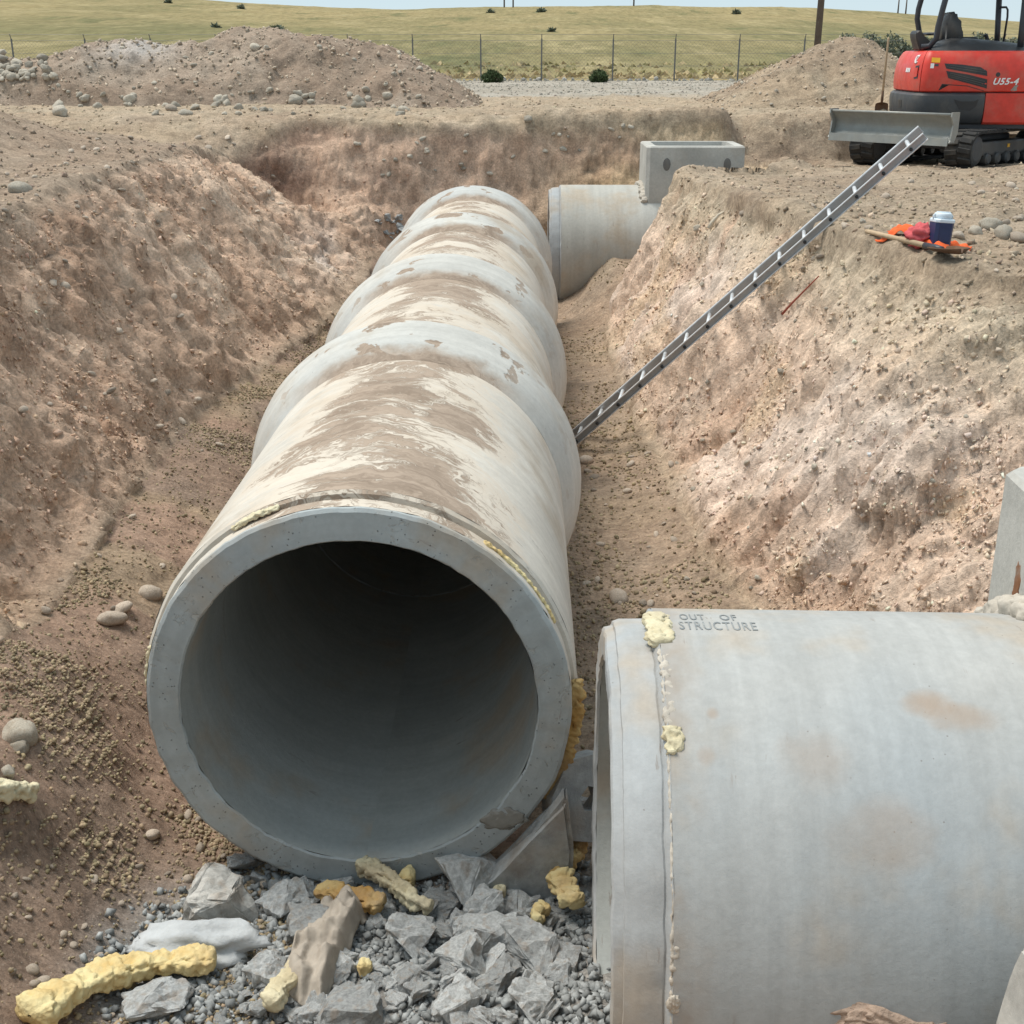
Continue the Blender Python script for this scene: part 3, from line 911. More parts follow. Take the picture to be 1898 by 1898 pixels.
def concrete_pipe(p0, p1, label):
    p0, p1 = Vector(p0), Vector(p1)
    d_ = p1 - p0
    L = d_.length
    o = empty('concrete_pipe', p0, (math.asin(d_.z / L), 0, -math.atan2(d_.x, d_.y)))
    tag(o, label, 'pipe', 'concrete pipes laid end to end along the trench')
    sp = lathe('spigot', [(0.012, 0.735)] + dense((0.002, 0.742), (0.002, 0.858), 6) + [(0.012, 0.872), (0.022, 0.8745)], M['pipe_end'], o, 240, wob=0.0045, seed=int(L * 100))
    sharp(sp)
    sharp(lathe('joint_ring', [(0.022, 0.8745), (0.05, 0.876), (0.098, 0.878), (0.103, 0.864), (0.118, 0.864), (0.122, 0.893), (0.14, 0.905)], M['pipe_muddy'], o, 200, wob=0.003, seed=int(L * 100) + 1))
    cs = L - 0.50
    lathe('barrel', dense((0.14, 0.905), (cs, 0.905), 10), M['pipe_muddy'], o, 128)
    be = lathe('bell', [(cs, 0.905), (cs + 0.16, 0.978)] + dense((cs + 0.165, 0.980), (cs + 0.42, 1.028), 5) + [(cs + 0.455, 1.034), (L - 0.015, 1.036), (L, 1.026), (L + 0.001, 0.93), (L - 0.10, 0.925)], M['bell_muddy'], o, 160, vshift=cs, wob=0.002, seed=3)
    sharp(be)
    bo = lathe('bore', dense((0.012, 0.735), (L - 0.1, 0.735), 8), M['pipe_inner'], o, 96)
    bo.data.flip_normals()
    return o

ys = [4.54, 7.47, 10.354, 13.447, 16.62]
axp = lambda y: Vector((-0.6775, y, EYE - 2.4699 - 0.01 * y))
pipe_labels = ['nearest muddy concrete pipe with its open mouth facing the camera', 'second muddy concrete pipe behind the one with the open mouth',
               'third muddy concrete pipe, between the second one and the farthest one', 'farthest muddy concrete pipe, its bell next to the distant cross pipe']
PIPES = []
for i in range(4):
    a = Vector((-0.6765, 4.54, EYE - 2.526)) if i == 0 else axp(ys[i] - 0.09)
    PIPES.append(concrete_pipe(a, axp(ys[i + 1]), pipe_labels[i]))

def lump(name, loc, size, seed, mat, parent=None, amp=0.3, freq=1.3, rot=0.0):
    V, F = ico(4)
    P = V * (1 + amp * fbm(V + seed * 1.7, freq, 4, seed)[:, None] + 0.10 * fbm(V + seed, 5, 3, seed + 2, 0.5, True)[:, None])
    P = P * np.array(size)
    c, s = math.cos(rot), math.sin(rot)
    P = P @ np.array([[c, s, 0], [-s, c, 0], [0, 0, 1]])
    if parent is None:
        o = mesh(name, P, F, mat, None, True)
        o.location = loc
    else:
        o = mesh(name, P + np.array(loc), F, mat, parent, True)
    return o

def foam_strip(name, pts, w, h, seed, mat, parent=None, cell=0.032, bump=0.35, taper=0.0):
    """a bar of sprayed foam bent along pts, its skin swollen into blisters"""
    pts = np.array(pts, dtype=float)
    seg = np.linalg.norm(np.diff(pts, axis=0), axis=1)
    cum = np.concatenate([[0], np.cumsum(seg)])
    L = cum[-1]
    n = max(12, int(L / 0.0065))
    s = np.linspace(0, L, n)
    C = np.stack([np.interp(s, cum, pts[:, k]) for k in range(3)], 1)
    for _ in range(6):
        C[1:-1] = (C[:-2] + 2 * C[1:-1] + C[2:]) / 4
    Tn = np.gradient(C, axis=0)
    Tn /= np.linalg.norm(Tn, axis=1, keepdims=True)
    up = np.array([0, 0, 1.0]) if abs(Tn[:, 2]).mean() < 0.8 else np.array([0, -1.0, 0])
    A = np.cross(Tn, up)
    A /= np.linalg.norm(A, axis=1, keepdims=True)
    B = np.cross(A, Tn)
    m = 56
    a = np.linspace(0, 2 * np.pi, m, endpoint=False)
    ca, sa = np.cos(a), np.sin(a)
    ex = np.sign(ca) * np.abs(ca) ** 0.5
    ey = np.sign(sa) * np.abs(sa) ** 0.5
    wid = 1 + 0.30 * fbm(C * 1.0 + seed, 5, 2, seed)
    cap = np.minimum(1, np.sqrt(np.clip(np.minimum(s, L - s) / (0.35 * h), 0, 1)) * 0.75 + 0.25)
    if taper:
        cap = cap * (1 - taper * s / L)
    P = C[:, None, :] + (A[:, None, :] * ex[None, :, None] * w / 2 + B[:, None, :] * ey[None, :, None] * h / 2) * (wid * cap)[:, None, None]
    P = P.reshape(-1, 3)
    O = P - np.repeat(C, m, 0)
    O /= np.linalg.norm(O, axis=1, keepdims=True) + 1e-9
    wv = worley(P + seed * 0.37, 1 / cell, seed)
    wv2 = worley(P + seed * 0.11, 0.45 / cell, seed + 9)
    P = P + O * ((np.sqrt(np.clip(1 - (wv / 0.85) ** 2, 0, 1)) - 0.6) * cell * bump * 2.2 + (0.5 - wv2) * cell * bump * 0.9 + 0.30 * cell * fbm(P, 1.3 / cell, 3, seed + 4) + 0.12 * h * fbm(P, 0.35 / cell, 2, seed + 6))[:, None]
    i = np.arange(n * m).reshape(n, m)
    j = np.roll(i, -1, axis=1)
    F = np.stack([i[:-1].ravel(), j[:-1].ravel(), j[1:].ravel(), i[1:].ravel()], 1).tolist()
    V = np.concatenate([P, [C[0], C[-1]]])
    F += [[n * m, j[0, k], i[0, k]] for k in range(m)] + [[n * m + 1, i[-1, k], j[-1, k]] for k in range(m)]
    return mesh(name, V, F, mat, parent, True)

M['pocket_shade'] = plain('painted_pocket_shade', (0.16, 0.155, 0.145), 0.9, 0.1, 0, 0.3, (0.25, 0.22, 0.19), 8)
M['rim_patch'] = plain('rim_patch', (0.27, 0.262, 0.238), 0.9, 0.1, 0, 0.3, (0.22, 0.2, 0.175), 8)
# foam and mortar left on the joint of the nearest pipe (local coordinates of that pipe)
def ringpts(deg0, deg1, r, v, n=14):
    return [(r * math.sin(R(t)), v, r * math.cos(R(t))) for t in np.linspace(deg0, deg1, n)]
foam_strip('foam_residue', ringpts(36, 66, 0.878, 0.075), 0.022, 0.014, 3, M['foam'], PIPES[0], 0.016)
foam_strip('foam_residue', ringpts(-33, -19, 0.893, 0.10), 0.03, 0.016, 4, M['foam_pale'], PIPES[0], 0.02)
foam_strip('foam_residue', ringpts(-86, -74, 0.884, 0.08), 0.026, 0.02, 5, M['foam_pale'], PIPES[0], 0.02)
foam_strip('foam_residue', ringpts(84, 122, 0.898, 0.10), 0.05, 0.026, 6, M['foam_old'], PIPES[0], 0.024, 0.5)
lump('mortar_patch', (0.60, 0.002, -0.53), (0.085, 0.004, 0.05), 8, M['rim_patch'], PIPES[0], 0.4, 1.6, 0.0)

# ------------------------------------------------------------------ cross pipes with a riser box
def text_mesh(body, size, shear=0.0, bold=0.0):
    cu = bpy.data.curves.new('lettering', 'FONT')
    cu.body = body
    cu.size = size
    cu.shear = shear
    cu.offset = bold
    cu.resolution_u = 3
    cu.space_character = 1.12
    o = bpy.data.objects.new('lettering', cu)
    COL.objects.link(o)
    dg = bpy.context.evaluated_depsgraph_get()
    me = bpy.data.meshes.new_from_object(o.evaluated_get(dg))
    bpy.data.objects.remove(o)
    bm = bmesh.new()
    bm.from_mesh(me)
    bmesh.ops.triangulate(bm, faces=bm.faces)
    V = np.array([v.co[:] for v in bm.verts])
    F = [[v.index for v in f.verts] for f in bm.faces]
    bm.free()
    return V, F

def cross_structure(loc, rotz, label, bx0, bx1, by, ztop, zbot, length, seed, mat='pipe_new'):
    o = empty('manhole_pipe', loc, (0, 0, rotz))
    tag(o, label, 'pipe')
    # the barrel runs along local +x: build along y, then turn
    def turn(ob):
        me = ob.data
        c = np.empty(len(me.vertices) * 3, dtype=np.float32)
        me.vertices.foreach_get('co', c)
        c = c.reshape(-1, 3)
        me.vertices.foreach_set('co', np.stack([c[:, 1], -c[:, 0], c[:, 2]], 1).ravel())
        me.update()
        return ob
    sharp(turn(lathe('spigot', [(0.014, 0.735)] + dense((0.003, 0.742), (0.0, 0.826), 5) + [(0.006, 0.836), (0.033, 0.843), (0.035, 0.857), (0.06, 0.866), (0.14, 0.870), (0.146, 0.866), (0.152, 0.884), (0.165, 0.905)],
                      M['ring_new'], o, 220, wob=0.0045, seed=seed)))
    turn(lathe('barrel', dense((0.165, 0.905), (length, 0.905), 12), M[mat], o, 160))
    b = turn(lathe('bore', dense((0.014, 0.735), (length, 0.735), 6), M['pipe_inner'], o, 96))
    b.data.flip_normals()
    # riser box: open top, chamfered corners
    bm = bmesh.new()
    ch = 0.05
    def ring(x0, x1, y, z, c):
        p = [(x0 + c, -y), (x1 - c, -y), (x1, -y + c), (x1, y - c), (x1 - c, y), (x0 + c, y), (x0, y - c), (x0, -y + c)]
        return [bm.verts.new((a, b_, z)) for a, b_ in p]
    w = 0.13
    rs = [ring(bx0, bx1, by, zbot, ch), ring(bx0, bx1, by, ztop - 0.02, ch), ring(bx0 + 0.015, bx1 - 0.015, by - 0.015, ztop, ch),
          ring(bx0 + w, bx1 - w, by - w, ztop, ch), ring(bx0 + w + 0.01, bx1 - w - 0.01, by - w - 0.01, ztop - 0.05, ch), ring(bx0 + w + 0.01, bx1 - w - 0.01, by - w - 0.01, zbot, ch)]
    for a, c in zip(rs, rs[1:]):
        for k in range(8):
            bm.faces.new((a[k], a[(k + 1) % 8], c[(k + 1) % 8], c[k]))
    for k in range(8):
        bm.faces.new((rs[-1][k], rs[-1][(k + 1) % 8], rs[0][(k + 1) % 8], rs[0][k]))
    bx = from_bm('riser_box', bm, M['box_concrete'], o)
    for xx in (bx0 + 0.28, bx1 - 0.24):
        bm = bmesh.new()
        r = bmesh.ops.create_uvsphere(bm, u_segments=18, v_segments=10, radius=1)
        bmesh.ops.scale(bm, vec=(0.052, 0.012, 0.085), verts=bm.verts)
        bmesh.ops.translate(bm, vec=(xx, -by, ztop - 0.24), verts=bm.verts)
        from_bm('lifting_pocket', bm, M['pocket_shade'], bx, True)  # raised dark disc; the recess's shade is put into its colour
    # mortar fillet where the box sits on the barrel
    ang = math.asin(min(0.99, by / 0.905))
    pts = [(bx0 - 0.01, -0.905 * math.sin(t), 0.905 * math.cos(t) + 0.015) for t in np.linspace(-ang, ang, 18)]
    foam_strip('mortar_fillet', pts, 0.10, 0.06, seed, M['mortar'], o, 0.05, 0.4)
    return o
M['pocket_shade'] = plain('painted_pocket_shade', (0.16, 0.155, 0.145), 0.9, 0.1, 0, 0.3, (0.25, 0.22, 0.19), 8)

NEARX = cross_structure((0.265, 3.62, -1.04), R(-1.4), 'large pale concrete pipe stub in the right foreground stencilled OUT OF STRUCTURE', 1.435, 2.80, 0.72, 1.25, 0.62, 3.3, 5)
FARX = cross_structure((0.335, 18.4, -1.07), R(0), 'distant concrete cross pipe with a square riser box behind the row of pipes', 1.33, 2.68, 0.56, 1.475, 0.66, 3.1, 9, 'pipe_cream')

# stencilled words on the near stub
for word, deg, v0, wid in (('OUT', -10.2, 0.245, 0.082), ('OF', -10.2, 0.377, 0.055), ('STRUCTURE', -4.4, 0.235, 0.25)):
    V, F = text_mesh(word, 0.07, 0, 0.0006)
    V[:, 0] = (V[:, 0] - V[:, 0].min()) / np.ptp(V[:, 0]) * wid + v0
    hh_ = (V[:, 1] - V[:, 1].min()) / np.ptp(V[:, 1]) * 0.072
    a = R(deg) + (0.036 - hh_) / 0.905
    P = np.stack([V[:, 0], -0.9068 * np.sin(a), 0.9068 * np.cos(a)], 1)
    mesh('stencil_lettering', P, F, M['grey_print'], NEARX)
def on_stub(deg, v, r=0.905):
    return (v, -r * math.sin(R(deg)), r * math.cos(R(deg)))
foam_strip('foam_residue', [on_stub(t, 0.17, 0.90) for t in np.linspace(-12, 4, 8)], 0.075, 0.028, 31, M['foam_pale'], NEARX, 0.022, 0.5)
foam_strip('foam_residue', [on_stub(t, 0.172, 0.897) for t in np.linspace(5, 27, 12)], 0.022, 0.009, 32, M['mortar'], NEARX, 0.02, 0.4)
foam_strip('foam_residue', [on_stub(t, 0.178, 0.903) for t in np.linspace(27, 33, 6)], 0.034, 0.018, 33, M['foam_pale'], NEARX, 0.02, 0.5)
foam_strip('mortar_bead', [on_stub(t, 0.163, 0.899) for t in np.linspace(30, 84, 30)], 0.008, 0.006, 34, M['mortar'], NEARX, 0.02, 0.03)
foam_strip('mortar_bead', [on_stub(t, 0.17, 0.897) for t in np.linspace(66, 78, 10)], 0.02, 0.01, 35, M['mortar'], NEARX, 0.02, 0.35)
lump('mortar_bead', on_stub(76, 0.17, 0.9), (0.018, 0.018, 0.03), 12, M['mortar'], NEARX, 0.4)
M['clod'] = plain('mud_clot', (0.40, 0.30, 0.235), 0.95, 0.1, 0, 0.5, (0.30, 0.21, 0.155), 9, 0.02, 45)
V, F = ico(5)
P = V * (1 + 0.35 * fbm(V, 1.5, 4, 77)[:, None] + 0.12 * fbm(V, 5, 4, 78)[:, None])
av = R(79.5) + P[:, 2] * 0.06 + 0.03 * np.sin(P[:, 0] * 3)
rr = 0.895 + np.maximum(P[:, 1], -0.2) * 0.045
mesh('mud_clot', np.stack([0.75 + 0.17 * P[:, 0] + 0 * av, -rr * np.sin(av), rr * np.cos(av)], 1), F, M['clod'], NEARX, True)
lump('rust_stain', (1.436, 0.43, 0.90), (0.003, 0.035, 0.085), 61, M['rust'], NEARX, 0.4, 2.0)

# ------------------------------------------------------------------ ladder
P0, P1 = Vector((0.50, 11.0, -1.66)), Vector((3.02, 10.30, 0.92))
Ld = (P1 - P0).normalized()
side_v = Vector((-0.10, -1, 0)); side_v = (side_v - Ld * side_v.dot(Ld)).normalized()
nv = side_v.cross(Ld).normalized()
if nv.z < 0:
    nv = -nv
Llen = (P1 - P0).length
lad = empty('ladder', P0)
tag(lad, 'grey aluminium ladder leaning from the trench floor up past the right bank', 'ladder')
MW = Matrix((Ld, side_v, nv)).transposed()
def lbox(name, l0, l1, s0, s1, n0, n1, mat, bevel=0.004, parent=lad):
    bm = bmesh.new()
    box_bm(bm, (l1 - l0, s1 - s0, n1 - n0), ((l0 + l1) / 2, (s0 + s1) / 2, (n0 + n1) / 2), None, bevel, 1)
    bmesh.ops.transform(bm, matrix=MW.to_4x4(), verts=bm.verts)
    return from_bm(name, bm, mat, parent)
HW = 0.18
for sgn in (1, -1):
    c = sgn * HW
    rail = lbox('rail', -0.10, Llen + 0.14, c - 0.006, c + 0.006, -0.030, 0.030, M['aluminium'])
    for nn in (-0.029, 0.029):
        lbox('flange', -0.10, Llen + 0.14, min(c, c + sgn * 0.026), max(c, c + sgn * 0.026), nn - 0.004, nn + 0.004, M['bright_aluminium'], 0.001, rail)
    c2 = sgn * (HW - 0.03)
    lbox('base_rail', -0.32, 0.50, c2 - 0.006, c2 + 0.006, -0.035, 0.035, M['aluminium'])
    foot = lbox('foot', -0.36, -0.26, c2 - 0.03, c2 + 0.03, -0.04, 0.04, M['black_plastic'])
for k in range(15):
    l = Llen * k / 14
    bm = bmesh.new()
    tube(bm, [MW @ Vector((l, -HW + 0.006, 0)), MW @ Vector((l, HW - 0.006, 0))], 0.017, 10)
    rg = from_bm('rung', bm, M['bright_aluminium'], lad, True)
    for sgn in (1, -1):
        bm = bmesh.new()
        tube(bm, [MW @ Vector((l, sgn * (HW + 0.006), -0.004)), MW @ Vector((l, sgn * (HW + 0.020), -0.004))], 0.014, 8)
        from_bm('rung_cap', bm, M['black_plastic'], rg, True)

# ------------------------------------------------------------------ excavator
EC = Vector((6.5, 20.0, 0.0))
exc = empty('mini_excavator', (EC.x, EC.y, 0.0))
EC.z = drop(EC.x - 0.9, EC.y - 1.0) + 0.0
exc.location.z = EC.z
tag(exc, 'red and dark grey tracked mini excavator with a raised dozer blade', 'excavator')
TA = math.atan2(-math.cos(R(46)), -math.sin(R(46)))     # heading of the dozer blade
UA = R(-3)                                              # heading of the cab
def rotz(bm, a):
    bmesh.ops.rotate(bm, cent=(0, 0, 0), matrix=Matrix.Rotation(a, 3, 'Z'), verts=bm.verts)
def xpart(name, bm, mat, a, parent=exc, smooth=False):
    rotz(bm, a)
    return from_bm(name, bm, mat, parent, smooth)

def stadium(s, hl, r):
    """point and tangent angle on a track loop, s in metres"""
    per = 4 * hl + 2 * math.pi * r
    s = s % per
    if s < 2 * hl:
        return (-hl + s, -r, 0.0)
    s -= 2 * hl
    if s < math.pi * r:
        t = -math.pi / 2 + s / r
        return (hl + r * math.cos(t), r * math.sin(t), t + math.pi / 2)
    s -= math.pi * r
    if s < 2 * hl:
        return (hl - s, r, math.pi)
    s -= 2 * hl
    t = math.pi / 2 + s / r
    return (-hl + r * math.cos(t), r * math.sin(t), t + math.pi / 2)
hl, rt = 0.98, 0.265
per = 4 * hl + 2 * math.pi * rt
lug_me = None
for sgn in (1, -1):
    yc = sgn * 0.78
    bm = bmesh.new()
    N = 72
    rings = []
    for k in range(N):
        x, z, t = stadium(per * k / N, hl, rt - 0.03)
        x2, z2, _ = stadium(per * k / N, hl, rt - 0.03)
        nx, nz = math.sin(t), -math.cos(t)
        rings.append([bm.verts.new((x + nx * dd, yc + yy, rt + 0.012 + z + nz * dd)) for dd, yy in ((0, -0.2), (0.03, -0.2), (0.03, 0.2), (0, 0.2))])
    for k in range(N):
        a, b = rings[k], rings[(k + 1) % N]
        for q in range(4):
            bm.faces.new((a[q], a[(q + 1) % 4], b[(q + 1) % 4], b[q]))
    tr = xpart('track', bm, M['rubber'], TA)
    nl = 40
    for k in range(nl):
        x, z, t = stadium(per * k / nl, hl, rt)
        if lug_me is None:
            bm = bmesh.new()
            box_bm(bm, (0.075, 0.19, 0.034), (0.018, 0.1, -0.004), Matrix.Rotation(0.12, 3, 'Z'), 0.008, 1)
            box_bm(bm, (0.075, 0.19, 0.034), (-0.018, -0.1, -0.004), Matrix.Rotation(-0.12, 3, 'Z'), 0.008, 1)
            lo = from_bm('track_lug', bm, M['rubber'], tr)
            lug_me = lo.data
        else:
            lo = link('track_lug', lug_me, tr)
        lo.matrix_local = Matrix.Rotation(TA, 4, 'Z') @ Matrix.Translation((x, yc, rt + 0.012 + z)) @ Matrix.Rotation(-t, 4, 'Y')
    bm = bmesh.new()
    box_bm(bm, (2 * hl - 0.25, 0.24, 0.2), (0, yc, 0.29), None, 0.03, 2)
    xpart('track_frame', bm, M['dark_grey_paint'], TA, tr)
    for x, r_ in ((-hl, 0.2), (hl, 0.2), (-0.6, 0.085), (-0.3, 0.085), (0, 0.085), (0.3, 0.085), (0.6, 0.085)):
        bm = bmesh.new()
        zc = rt + 0.012 if r_ > 0.1 else 0.15
        tube(bm, [(x, yc - 0.17, zc), (x, yc - 0.15, zc), (x, yc + 0.15, zc), (x, yc + 0.17, zc)], [r_ * 0.7, r_, r_, r_ * 0.7], 20)
        xpart('sprocket' if r_ > 0.1 else 'track_roller', bm, M['dark_grey_paint'], TA, tr, False)
    bm = bmesh.new()
    box_bm(bm, (0.07, 0.006, 0.05), (-0.05, yc - sgn * -0.124, 0.31), None)
    xpart('decal', bm, M['yellow_print'], TA, tr)
bm = bmesh.new()
box_bm(bm, (1.3, 1.25, 0.22), (0, 0, 0.36), None, 0.05)
tube(bm, [(0, 0, 0.45), (0, 0, 0.61)], 0.45, 32)
xpart('undercarriage', bm, M['black_steel'], TA)
bm = bmesh.new()
prof = []
NB = 12
for k in range(NB + 1):
    t = k / NB
    prof.append((0.10 - 0.30 * math.sin(t * math.pi) * 0.42 + (0.05 if k == 0 else 0) + 0.02 * t, 0.37 * t))
back = [(x - 0.03 - 0.015 * (k == NB), z) for k, (x, z) in enumerate(prof)][::-1]
prism(bm, [(x + 1.72, z + 0.43) for x, z in prof + back], -0.95, 0.95)
bl = xpart('dozer_blade', bm, M['blade_steel'], TA)
bm = bmesh.new()
tube(bm, [(1.83, -0.95, 0.80), (1.83, 0.95, 0.80)], 0.02, 10)
xpart('top_tube', bm, M['blade_steel'], TA, bl, True)
for sgn in (1, -1):
    bm = bmesh.new()
    prism(bm, [(1.66, 0.83), (1.86, 0.83), (1.87, 0.77), (1.80, 0.66), (1.84, 0.46), (1.87, 0.43), (1.74, 0.43), (1.66, 0.56)], sgn * 0.953, sgn * 0.975)
    xpart('side_plate', bm, M['blade_steel'], TA, bl)
    bm = bmesh.new()
    box_bm(bm, (1.15, 0.11, 0.15), (1.15, sgn * 0.36, 0.46), Matrix.Rotation(0.0, 3, 'Y'), 0.02)
    xpart('blade_arm', bm, M['black_steel'], TA)
bm = bmesh.new()
prism(bm, [(1.865, 0.385), (1.885, 0.385), (1.872, 0.49), (1.852, 0.49)], -0.948, 0.948)
xpart('cutting_edge', bm, M['blade_steel'], TA, bl)

# upper body: an outline that runs front right -> right side -> round tail -> left side
def outl(s, inset=0.0):
    xf_, yh, xr, rx = 1.5, 0.92, -0.60, 0.24
    Ls = xf_ - xr
    La = math.pi * (rx + yh) / 2
    if s < Ls:
        return (xf_ - s, -yh + inset)
    if s < Ls + La:
        a = -math.pi / 2 - (s - Ls) / La * math.pi
        ex = 0.62
        c, n_ = math.cos(a), math.sin(a)
        return (xr + (rx - inset) * math.copysign(abs(c) ** ex, c), (yh - inset) * math.copysign(abs(n_) ** ex, n_))
    return (xr + (s - Ls - La), yh - inset)
SEND = 2 * 2.1 + math.pi * (0.24 + 0.92) / 2
def s_of_x(x):
    return 1.5 - x
def shell(name, s0, s1, prof, mat, n=60, thick=0.06, parent=exc):
    """wall that follows the outline from s0 to s1; prof = [(z, inset)] bottom to top; z may be a function of s"""
    bm = bmesh.new()
    rows = []
    pr2 = prof + [(z, i + thick) for z, i in prof[::-1]]
    for k in range(n + 1):
        s = s0 + (s1 - s0) * k / n
        row = []
        for z, i in pr2:
            x, y = outl(s, i)
            row.append(bm.verts.new((x, y, z(s) if callable(z) else z)))
        rows.append(row)
    m = len(pr2)
    for a, b in zip(rows, rows[1:]):
        for q in range(m):
            bm.faces.new((a[q], a[(q + 1) % m], b[(q + 1) % m], b[q]))
    bm.faces.new(rows[0][::-1])
    bm.faces.new(rows[-1])
    o = xpart(name, bm, mat, UA, parent)
    return sharp(o, 40)
def patch(name, poly, mat, inset_f, off=0.004, parent=exc, n=8):
    """thin plate laid on the side: poly in (x, z) on the right flank"""
    pts = []
    for (x0, z0), (x1, z1) in zip(poly, poly[1:] + poly[:1]):
        for k in range(n):
            pts.append((x0 + (x1 - x0) * k / n, z0 + (z1 - z0) * k / n))
    bm = bmesh.new()
    def P(x, z, o_):
        a, b = outl(s_of_x(x), inset_f(z) - o_)
        return bm.verts.new((a, b, z))
    A = [P(x, z, off) for x, z in pts]
    B = [P(x, z, -0.012) for x, z in pts]
    bm.faces.new(A)
    bm.faces.new(B[::-1])
    for k in range(len(pts)):
        bm.faces.new((A[k], A[(k + 1) % len(pts)], B[(k + 1) % len(pts)], B[k]))
    bmesh.ops.triangulate(bm, faces=[f for f in bm.faces if len(f.verts) > 4])
    return xpart(name, bm, mat, UA, parent)

red_prof = [(1.062, 0.045), (1.08, 0.02), (1.18, 0.008), (1.32, 0.012), (1.44, 0.03), (1.54, 0.07), (1.605, 0.12), (1.625, 0.16)]
def red_in(z):
    return float(np.interp(z, [p[0] for p in red_prof], [p[1] for p in red_prof]))
s_seam = 2.41
tail = shell('engine_cover', s_seam + 0.012, SEND - 1.75, red_prof, M['red_paint'], 48)
flank = shell('side_cover', 0.0, s_seam - 0.012, red_prof, M['red_paint'], 40)
shell('counterweight', 1.5 - 0.16, SEND - 0.8, [(0.62, 0.07), (0.65, 0.03), (0.76, -0.015), (0.96, -0.03), (1.02, -0.02), (1.05, 0.02)], M['dark_grey_paint'], 60, 0.12)
shell('lower_cover', 0.0, 1.5 - 0.18, [(0.62, 0.05), (0.65, 0.02), (0.85, 0.008), (1.05, 0.012)], M['red_paint'], 16, 0.08)
bm = bmesh.new()
for zz, inn in ((0.50, 0.12), (0.56, 0.10)):
    pass
va = [bm.verts.new((*outl(s, 0.09), 0.56)) for s in np.linspace(0, SEND, 60)]
vb = [bm.verts.new((*outl(s, 0.09), 0.68)) for s in np.linspace(0, SEND, 60)]
bm.faces.new(va); bm.faces.new(vb[::-1])
for k in range(60):
    bm.faces.new((va[k], va[(k + 1) % 60], vb[(k + 1) % 60], vb[k]))
xpart('deck_plate', bm, M['black_steel'], UA)
# dark seam backing, hood
shell('seam_liner', 1.5 - 0.9, SEND - 0.9, [(1.03, 0.06), (1.3, 0.05), (1.57, 0.15)], M['black_plastic'], 60, 0.03)
bm = bmesh.new()
rows = []
for k, s in enumerate(np.linspace(0.0, SEND - 0.8, 64)):
    row = []
    for j, u in enumerate(np.linspace(0, 1, 9)):
        x, y = outl(s, 0.165 + u * 0.62)
        hump = float(smst(-0.72, -0.22, x)) * (0.16 - 0.10 * max(0.0, x - 0.0) ** 1.2)
        z = 1.618 + (0.02 + hump) * math.sin(min(1, u * 1.25) * math.pi / 2)
        row.append(bm.verts.new((x, y, z)))
    rows.append(row)
for a, b in zip(rows, rows[1:]):
    for q in range(8):
        bm.faces.new((a[q], a[q + 1], b[q + 1], b[q]))
xpart('hood', bm, M['black_plastic'], UA, exc, True)
# air vents with louvres
for poly in ([(-0.45, 1.455), (-0.20, 1.44), (0.06, 1.405), (0.155, 1.35), (0.165, 1.285), (0.02, 1.31), (-0.42, 1.385)], [(-0.42, 1.355), (-0.10, 1.305), (0.17, 1.24), (0.18, 1.115), (0.03, 1.155), (-0.38, 1.255)]):
    patch('air_vent', poly, M['black_plastic'], red_in, 0.004, flank)
for z0, z1, xs0 in ((1.435, 1.36, -0.40), (1.41, 1.33, -0.41), (1.325, 1.21, -0.36), (1.30, 1.18, -0.36), (1.275, 1.15, -0.35)):
    patch('louvre', [(xs0, z0 - 0.006), (0.14, z1 - 0.006), (0.14, z1 + 0.006), (xs0, z0 + 0.006)], M['dark_grey_paint'], red_in, 0.010, flank)
patch('panel_groove', [(-0.50, 1.09), (-0.46, 1.178), (-0.10, 1.155), (0.15, 1.085), (0.15, 1.077), (-0.10, 1.145), (-0.452, 1.167), (-0.488, 1.09)], M['black_plastic'], red_in, 0.003, flank, 4)
patch('hole_shade', [(0.315 + 0.032 * math.cos(t), 1.305 + 0.032 * math.sin(t)) for t in np.linspace(0, 2 * math.pi, 14, endpoint=False)], M['black_plastic'], red_in, 0.003, flank, 1)  # black disc painted in for the dark inside of a hole
patch('decal', [(-0.63, 1.535), (-0.51, 1.53), (-0.515, 1.465), (-0.635, 1.47)], M['yellow_print'], red_in, 0.004, flank, 3)
patch('decal', [(-0.645, 1.455), (-0.595, 1.455), (-0.60, 1.39), (-0.65, 1.39)], M['white_print'], red_in, 0.004, flank, 3)
patch('decal', [(-0.585, 1.45), (-0.53, 1.448), (-0.535, 1.415), (-0.59, 1.42)], M['dark_grey_paint'], red_in, 0.004, flank, 3)
patch('decal', [(0.52, 1.09), (0.57, 1.16), (0.62, 1.16), (0.60, 1.125), (0.61, 1.09), (0.55, 1.075)], M['blade_steel'], red_in, 0.004, flank, 2)
